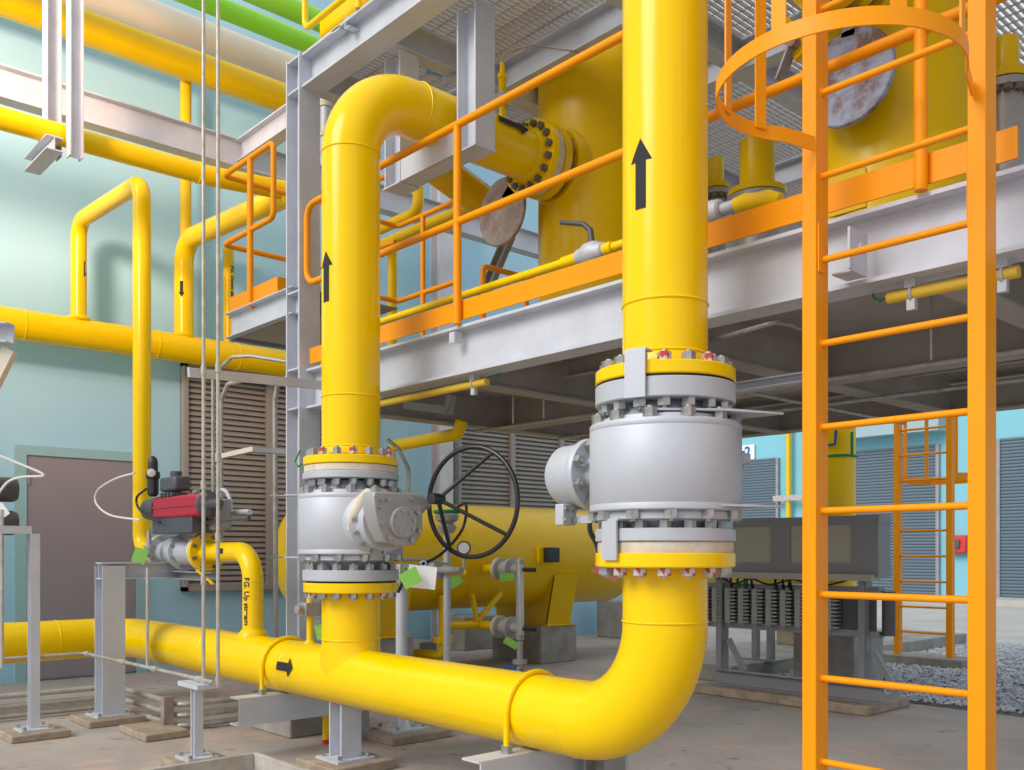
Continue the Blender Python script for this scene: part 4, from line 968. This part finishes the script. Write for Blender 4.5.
# under-deck conduits
def udc(x0, x1, lab, clamps):
    Y = 3.33; z = 2.15
    a = PY(x0,300,Y).x; b = PY(x1,300,Y).x
    t = thing('slung_conduit', lab, 'conduit', (a,Y,z))
    obj('tube', MB().cyl((a,Y,z),(b,Y,z),0.021,14), mat('pale_yellow_conduit', rgb(226,190,60),0.5), t)
    for cx in clamps:
        X = PY(cx,300,Y).x; m_ = MB(); m_.ring((X,Y,z),X_,0.024,0.006,20,6); m_.box((X-0.015,Y-0.012,z-0.06),(X+0.015,Y+0.012,z-0.02)); m_.box((X-0.02,Y-0.02,z+0.02),(X+0.02,Y+0.02,2.2)); obj('clamp', m_, VLV, t)
    return t
udc(378,487,'pale yellow conduit clamped under the platform beam left of the central riser',(474,))
udc(888,1019,'pale yellow conduit clamped under the platform beam behind the ladder',(912,1003))
single('earth_cable', MB().tube([PY(487,378,3.33),PY(500,374,3.4),PY(507,366,3.45),PY(508,358,3.5)],0.006,8), GRD, 'green earth cable curling from the left clamped conduit', 'cable')
single('earth_cable', MB().tube([PY(888,297,3.33),PY(880,301,3.36),PY(874,298,3.4),PY(872,288,3.45)],0.005,8), GRD, 'green and yellow earth cable at the end of the right clamped conduit', 'cable')
single('earth_cable', MB().tube([(-5.6,3.15,1.9),(-5.58,3.1,1.82),(-5.5,3.08,1.78),(-5.4,3.1,1.82)],0.006,8), GRD, 'green earth cable on the corner column beside the left valve', 'cable')
conduit([PY(700,344,4.0),PY(775,322,4.0),PY(790,324,4.2),PY(830,343,4.6)],0.012,'thin conduit bending under the deck between riser and ladder')
# yellow pipe under deck left
yp([PY(394,446,4.5),PY(458,434,4.5),PY(462,420,4.5)],0.048,'short yellow pipe passing under the deck behind the left riser',0.06,YEL)
conduit([PY(396,500,3.9),PY(396,462,3.9),PY(388,448,3.9)],0.014,'left one of two grey conduits curving behind the left valve',Rr=0.1)
conduit([PY(408,500,3.9),PY(409,470,3.9),PY(398,448,3.9),PY(388,440,3.9)],0.014,'right one of two grey conduits curving behind the left valve',Rr=0.1)
t = thing('slotted_bracket', 'grey slotted corner bracket under the deck near the left riser', 'bracket', PY(430,410,3.7))
m_ = MB(); m_.bar(PY(405,405,3.7),PY(452,411,3.7),0.03,0.05); m_.bar(PY(448,412,3.7),PY(452,396,3.7),0.05,0.04); obj('plate', m_, STD, t)

# ================================================================ HORIZONTAL VESSEL
XV, ZV, RV = -7.75, 1.17, 0.545
t = thing('horizontal_vessel', 'long mustard yellow horizontal pressure vessel on saddles behind the valves', 'vessel', (XV,6.4,0.4))
prof = []
for k in range(9):
    a = PI/2*k/8; prof.append((RV*math.sin(a)+0.001, 4.5-0.3*math.cos(a)))
for k in range(9):
    a = PI/2*k/8; prof.append((RV*math.cos(a)+0.001, 8.45+0.3*math.sin(a)))
obj('shell', MB().lathe((XV,0,ZV),Y_,prof,64), YELD, t)
for yy in (4.5,6.0,8.45): obj('weld_seam', MB().ring((XV,yy,ZV),Y_,RV,0.005,64,6), YELD, t)
def saddle(y0):
    m_ = MB()
    for s in (0,0.34):
        m_.prism([(XV-0.42,y0+s,0.42),(XV+0.4,y0+s,0.42),(XV+0.52,y0+s,0.95),(XV+0.3,y0+s,0.82),(XV,y0+s,0.72),(XV-0.3,y0+s,0.82),(XV-0.52,y0+s,0.95)],(0,0.02,0))
    m_.prism([(XV+0.4,y0,0.42),(XV+0.4,y0+0.36,0.42),(XV+0.53,y0+0.36,0.98),(XV+0.53,y0,0.98)],(-0.02,0,0))
    m_.box((XV-0.46,y0-0.03,0.41),(XV+0.44,y0+0.39,0.43))
    return m_
obj('saddle', saddle(7.15), YELD, t); obj('saddle', saddle(4.9), YELD, t)
obj('instrument_box_mount', MB().box((XV+RV-0.05,6.86,1.11),(XV+RV+0.03,7.04,1.27)), YEL, t)
obj('instrument_box', MB().box((XV+RV+0.03,6.93,1.11),(XV+RV+0.09,7.12,1.27)), BLK, t, bevel=0.01)
pedestal(XV-0.4,XV+0.42,7.05,7.6,0.41,'concrete plinth under the right saddle of the horizontal vessel')
pedestal(XV-0.4,XV+0.42,4.85,5.35,0.41,'concrete plinth under the left saddle of the horizontal vessel')
pedestal(-9.45,-8.95,7.3,7.9,0.42,'concrete plinth against the blue wall behind the drain piping')
pedestal(-9.25,-8.65,10.0,10.6,0.52,'concrete plinth beyond the end of the horizontal vessel')
q = PD(411,655,10.5); pedestal(q.x-0.15,q.x+0.15,q.y,q.y+0.25,0.22,'small low concrete block behind the round grey post')
# level gauge
t = thing('level_gauge', 'tall grey level gauge tube on two flanged valves beside the horizontal vessel', 'gauge', (-6.75,6.15,0.3))
gxp = PY(522,600,6.15).x
obj('tube', MB().box((gxp-0.045,6.1,0.36),(gxp+0.02,6.17,1.16)), VLG, t, bevel=0.02)
obj('scale', MB().box((gxp+0.02,6.1,0.42),(gxp+0.026,6.15,1.1)), GLS, t)
for z in (1.05,0.48):
    obj('nozzle', MB().cyl((-7.5,6.15,z),(gxp-0.32,6.15,z),0.045,16), YELD, t)
    fz = obj('isolating_valve', MB().lathe((gxp-0.32,6.15,z),X_,[(0.05,0),(0.11,0),(0.11,0.03),(0.07,0.035),(0.085,0.1),(0.07,0.15),(0.11,0.155),(0.11,0.19),(0.05,0.2),(0.05,0.3)],24), VLG, t)
    obj('flange', MB().lathe((gxp-0.345,6.15,z),X_,[(0.05,0),(0.11,0),(0.11,0.025),(0.05,0.03)],24), TAPE, t)
    obj('handle', MB().cyl((gxp+0.03,6.15,z),(gxp+0.18,6.15,z),0.022,10), BLK, t)
obj('drain_tube', MB().tube([(gxp-0.01,6.13,0.36),(gxp-0.01,6.13,0.1)],0.03,12), VLG, t)
obj('drain_flange', MB().cyl((gxp-0.01,6.13,0.14),(gxp-0.01,6.13,0.18),0.07,16), VLG, t)
obj('drain_valve', MB().lathe((gxp-0.01,6.13,0.0),Z_,[(0.06,0),(0.06,0.05),(0.035,0.06),(0.035,0.1)],14), RUST, t)
obj('drain_cock', MB().cyl((gxp-0.2,6.13,0.08),(gxp,6.13,0.08),0.03,12), BLU, t)
# drain piping
t = thing('drain_piping', 'mustard drain pipe with braces below the middle of the horizontal vessel', 'pipe', (-7.3,5.4,0.1))
a0 = PX(443,600,-7.3); zlow = PX(443,655,-7.3).z
m_ = MB(); m_.tube(route([(-7.3,a0.y,0.8),(-7.3,a0.y,max(zlow,0.12)),(-7.9,a0.y-0.3,max(zlow,0.12))],0.06,5),0.045,14); m_.lathe((-7.3,a0.y,0.36),Z_,[(0.045,-0.03),(0.1,-0.03),(0.1,0.03),(0.045,0.03)],20); obj('pipe_run', m_, YELD, t)
obj('branch', MB().cyl((-7.3,a0.y,0.5),(-7.3,6.15,0.48),0.045,14), YELD, t)
for dx in (0.35,0.75): obj('brace', MB().bar((-7.28,a0.y+dx,0.8),(-7.28,6.1,0.52),0.03,0.05), YELD, t)
# instruments in front of vessel
t = thing('pressure_gauge_stand', 'cluster of gauge, green-topped valve and tubing behind the handwheel', 'gauge', PD(447,600,7.6))
p = PD(447,518,7.6)
obj('pole', MB().cyl((p.x,p.y,0),(p.x,p.y,p.z-0.05),0.03,14), VLV, t)
obj('valve_head', MB().lathe(p-Z_*0.12,Z_,[(0.06,0),(0.08,0.05),(0.05,0.08),(0.09,0.1),(0.1,0.14),(0.05,0.16)],16), VLG, t)
obj('green_wheel', MB().ring(p+Z_*0.05,Z_,0.1,0.015,24,8), GRD, t)
p = PD(464,548,7.6)
gg = obj('dial_gauge', MB().lathe(p,V((SN,-CS,0)),[(0.05,-0.03),(0.058,0),(0.058,0.02),(0.05,0.022)],28), DKG, t)
obj('dial_face', MB().lathe(p,V((SN,-CS,0)),[(0.045,0.02),(0.045,0.026)],28), GLS, gg)
obj('gauge_stem', MB().tube([p-Z_*0.08,p-Z_*0.2,PD(447,572,7.6)],0.014,8), VLG, t)
pv = PD(438,570,7.6); m_ = MB(); m_.lathe(pv,X_,[(0.03,-0.2),(0.075,-0.19),(0.075,-0.13),(0.04,-0.12),(0.04,-0.05),(0.075,-0.04),(0.075,0.02),(0.03,0.03),(0.03,0.3)],16); obj('block_valve', m_, VLG, t)
obj('yellow_tee', MB().cyl(PD(447,572,7.6),PD(466,573,7.6),0.03,12), YEL, t)
obj('tubing', MB().tube(curve([PD(400,560,6.0),PD(425,560,6.5),PD(447,564,7.4)]),0.012,8), VLG, t)
single('black_cable', MB().tube(curve([PD(398,592,4.95),PD(412,570,5.1),PD(440,555,5.4),PD(462,530,5.6),PD(466,505,5.6),PD(455,508,5.7)]),0.009,10), BLK, 'black cable looping from the left valve tags up through the handwheel', 'cable')
single('black_cable', MB().tube(curve([PD(591,512,4.3),PD(590,530,4.3),PD(597,545,4.3),PD(600,560,4.3)]),0.012,10), BLK, 'short black cable hanging left of the right valve', 'cable')

# ================================================================ RACK AT RIGHT
single('rack_plinth', MB().box((-4.98,6.6,0),(-3.39,7.3,0.075)), GROUT, 'worn buff concrete plinth under the grey steel equipment rack', 'plinth', bevel=0.012)
t = thing('equipment_rack', 'dark grey steel rack with beige panels behind the foreground ladder', 'rack', (-4.2,6.9,0.075))
RK = mat('slate_rack_paint', rgb(144,144,150), 0.5, 0.05)
xa, xb, yr = -4.84, -3.52, 6.88
for X in (xa,xb): obj('leg', MB().chan((X,yr,0.075),(X,yr,1.5),0.1,0.06,up=Y_), RK, t)
obj('base_channel', MB().chan((xa-0.05,yr-0.05,0.14),(xb+0.15,yr-0.05,0.14),0.13,0.06), RK, t)
for X,s in ((xa,1),(xb,1)): obj('knee_brace', MB().bar((X+0.04,yr,0.46),(X+0.2,yr,0.2),0.04,0.04), RK, t)
z0,z1 = 1.03,1.5
f_ = MB(); f_.box((xa-0.25,yr-0.1,z1-0.07),(xb+0.13,yr+0.1,z1)); f_.box((xa-0.25,yr-0.1,z0),(xb+0.13,yr+0.1,z0+0.1))
for X,wd_ in ((xa-0.245,0.14),(-4.32,0.18),(-3.615,0.12),(xb+0.025,0.1)): f_.box((X,yr-0.098,z0+0.1),(X+wd_,yr+0.098,z1-0.07))
obj('frame', f_, RK, t)
obj('panel', MB().box((xa-0.1,yr-0.085,z0+0.1),(-4.32,yr-0.07,z1-0.07)), PANEL, t)
obj('panel', MB().box((-4.14,yr-0.085,z0+0.1),(-3.6,yr-0.07,z1-0.07)), PANEL, t)
obj('cable_tray', MB().box((xa-0.1,yr-0.16,z0-0.03),(xb+0.1,yr-0.02,z0+0.02)), PANEL, t)
# terminal row
t = thing('terminal_bank', 'row of grey ribbed terminal modules slung between the rack legs', 'terminal bank', (-4.2,6.9,0.58))
obj('rail', MB().box((xa-0.25,yr+0.002,0.912),(xb+0.08,yr+0.1,0.95)), RK, t)
obj('rail', MB().box((xa-0.25,yr+0.002,0.56),(xb+0.08,yr+0.1,0.608)), RK, t)
obj('backing_plate', MB().box((xa-0.22,yr+0.004,0.61),(xb+0.06,yr+0.012,0.911)), DKG, t)
MOD = mat('pale_module_plastic', rgb(158,160,156), 0.5)
mod = MB(); mod.box((-0.04,-0.075,0.0),(0.01,-0.005,0.3))
for k in range(10): mod.box((0.01,-0.07,0.01+0.03*k),(0.06,-0.01,0.024+0.03*k))
for k in range(10):
    X = xa-0.18+0.135*k
    mm = MB(); mm.add([(X+a,yr+b,0.61+c) for a,b,c in mod.v], mod.f); obj('module', mm, MOD, t, smooth=0)
obj('end_drum', MB().cyl((xb+0.13,yr+0.06,0.58),(xb+0.13,yr+0.06,0.92),0.05,20), DKG, t)
for k,(xs,xe) in enumerate(((-4.9,-4.5),(-4.6,-4.1),(-4.2,-3.6))):
    single('black_cable', MB().tube(curve([(xs,yr-0.03,0.93),(xs+0.05,yr-0.05,1.0),((xs+xe)/2,yr-0.06,0.95),(xe,yr-0.03,1.02)]),0.008,8), BLK, ('left','middle','right')[k]+' black cable drooping above the terminal modules', 'cable')
for k in range(7):
    X = -4.78+0.07*k+0.16*(k//4); g_ = k in (1,2)
    lb = ('green cable dropping into the terminal bank, %s of the pair' % ('left','right')[k-1]) if g_ else '%s black cable dropping into the terminal bank counted from the left rack leg' % ('first','','','second','third','fourth','fifth')[k]
    single('loom_cable', MB().tube([(X,yr+0.03,1.05),(X+0.02,yr-0.03,0.98),(X+0.01,yr,0.9)],0.012,8), GRD if g_ else BLK, lb, 'cable', 'cables dropping into the terminal bank')
# yellow pipes behind the rack
yp([(-6.2,8.3,1.02),(-4.45,8.3,1.02)],0.12,'fat yellow horizontal pipe showing behind the rack cables',0.1,YEL)
t = thing('background_riser', 'thick yellow vertical pipe with green tube ring behind the rack', 'pipe', (-4.39,8.0,0.9))
q = PY(838,470,8.0)
obj('pipe_run', MB().cyl((q.x,8.0,0.5),(q.x,8.0,4.4),0.155,32), YEL, t)
zg = PY(838,455,7.84).z
obj('green_tube', MB().ring((q.x,8.0,zg),Z_,0.162,0.012,32,8), GRD, t)
obj('green_tube', MB().cyl(PY(852,455,7.86),PY(852,432,7.86),0.014,8), GRD, t)
obj('blue_tube', MB().tube([PY(827,445,7.82),PY(835,444,7.82),PY(836,430,7.82)],0.014,8), BLU, t)
pedestal(-4.7,-4.1,7.75,8.3,0.5,'concrete plinth behind the rack under the yellow piping')
single('concrete_plinth', MB().box((-5.98,9.5,0.16),(-5.35,10.0,0.42)), GROUT, 'brownish concrete plinth on the raised slab beyond the rack', 'plinth', bevel=0.012)
t = thing('cable_frame', 'low grey trestle standing on the raised slab behind the rack', 'frame', (-5.6,8.0,0.16))
q = PY(757,640,8.0); q2 = PY(772,640,8.0)
for p in (q,q2): obj('leg', MB().box((p.x-0.03,7.95,0.16),(p.x+0.03,8.01,0.55)), STD, t)
obj('top_bar', MB().box((q.x-0.1,7.93,0.55),(q2.x+0.1,8.03,0.61)), STD, t)
obj('foot_plate', MB().box((q.x-0.12,7.9,0.16),(q2.x+0.12,8.06,0.18)), STD, t)

# ================================================================ LIGHT, WORLD, CAMERA
wd = bpy.data.worlds.new('overcast_sky'); bpy.context.scene.world = wd; wd.use_nodes = True
nt = wd.node_tree; bg = nt.nodes['Background']
tc = nt.nodes.new('ShaderNodeTexCoord'); sp = nt.nodes.new('ShaderNodeSeparateXYZ'); rp = nt.nodes.new('ShaderNodeValToRGB')
nt.links.new(tc.outputs['Generated'], sp.inputs[0]); nt.links.new(sp.outputs['Z'], rp.inputs['Fac'])
rp.color_ramp.elements[0].position = 0.0; rp.color_ramp.elements[0].color = (0.86,0.88,0.92,1)
rp.color_ramp.elements[1].position = 0.6; rp.color_ramp.elements[1].color = (0.95,0.98,1.05,1)
nt.links.new(rp.outputs['Color'], bg.inputs['Color']); bg.inputs['Strength'].default_value = 0.86
def sun(name, direction, e, ang, col):
    l = bpy.data.lights.new(name,'SUN'); l.energy = e; l.angle = math.radians(ang); l.color = col
    o = bpy.data.objects.new(name, l); C.objects.link(o); o.rotation_euler = V(direction).to_track_quat('-Z','Y').to_euler(); o.location = (0,0,12)
# light arrives from behind and to the left of the viewer
fw = V((-SN,CS,0)); rt = V((CS,SN,0))
sun('soft_sun', (fw*0.6+rt*0.85-Z_*0.75), 2.5, 34, (1.0,0.97,0.92))
fl_ = bpy.data.lights.new('added_warm_fill','SPOT'); fl_.energy = 2600; fl_.color = (1.0,0.68,0.5); fl_.spot_size = math.radians(86); fl_.spot_blend = 1.0; fl_.shadow_soft_size = 0.6  # added warm spot without fixture, imitates the hazy glow on the upper-left wall
fo = bpy.data.objects.new('added_warm_fill', fl_); C.objects.link(fo); fo.location = (-5.2,-1.2,5.0); fo.rotation_euler = (V((-9.6,2.2,5.6))-V(fo.location)).to_track_quat('-Z','Y').to_euler()
cam = bpy.data.cameras.new('camera'); co = bpy.data.objects.new('camera', cam); C.objects.link(co)
co.location = (0,0,EYE); co.rotation_euler = (PI/2,0,math.asin(SN)); cam.sensor_width = 36; cam.lens = 36*FPX/1024; cam.shift_y = 167/1024
cam.clip_start = 0.05; cam.clip_end = 200
sc = bpy.context.scene; sc.camera = co
sc.view_settings.view_transform = 'Standard'; sc.view_settings.look = 'None'; sc.view_settings.gamma = 1; sc.view_settings.exposure = 0.0
sc.view_settings.use_curve_mapping = False

# repeats of one kind share a group phrase
GR = {'lockout_tag':'green lockout tags','u_bolt':'U-bolts over the header','concrete_plinth':'concrete plinths','trunnion_ball_valve':'large silver ball valves',
 'vertical_vessel':'upright yellow vessels','roller_shutter':'roller shutters of the far building','louvre_panel':'louvre panels in the blue wall','riser_conduit':'tall thin conduits',
 'steel_conduit':'grey conduits','green_pipe':'green rack pipes','filter_housing':'filter housings on the platform','spectacle_blind':'round blind plates','pipe_stanchion':'slim pipe posts',
 'header_support':'channel supports under the header','earth_cable':'green earth cables','black_cable':'black cables','slung_conduit':'conduits slung under the platform beam','yellow_gas_pipe':'secondary yellow pipes'}
for o in bpy.data.objects:
    if o.parent is None and 'label' in o and 'group' not in o:
        k = o.name.split('.')[0]
        if k in GR: o['group'] = GR[k]
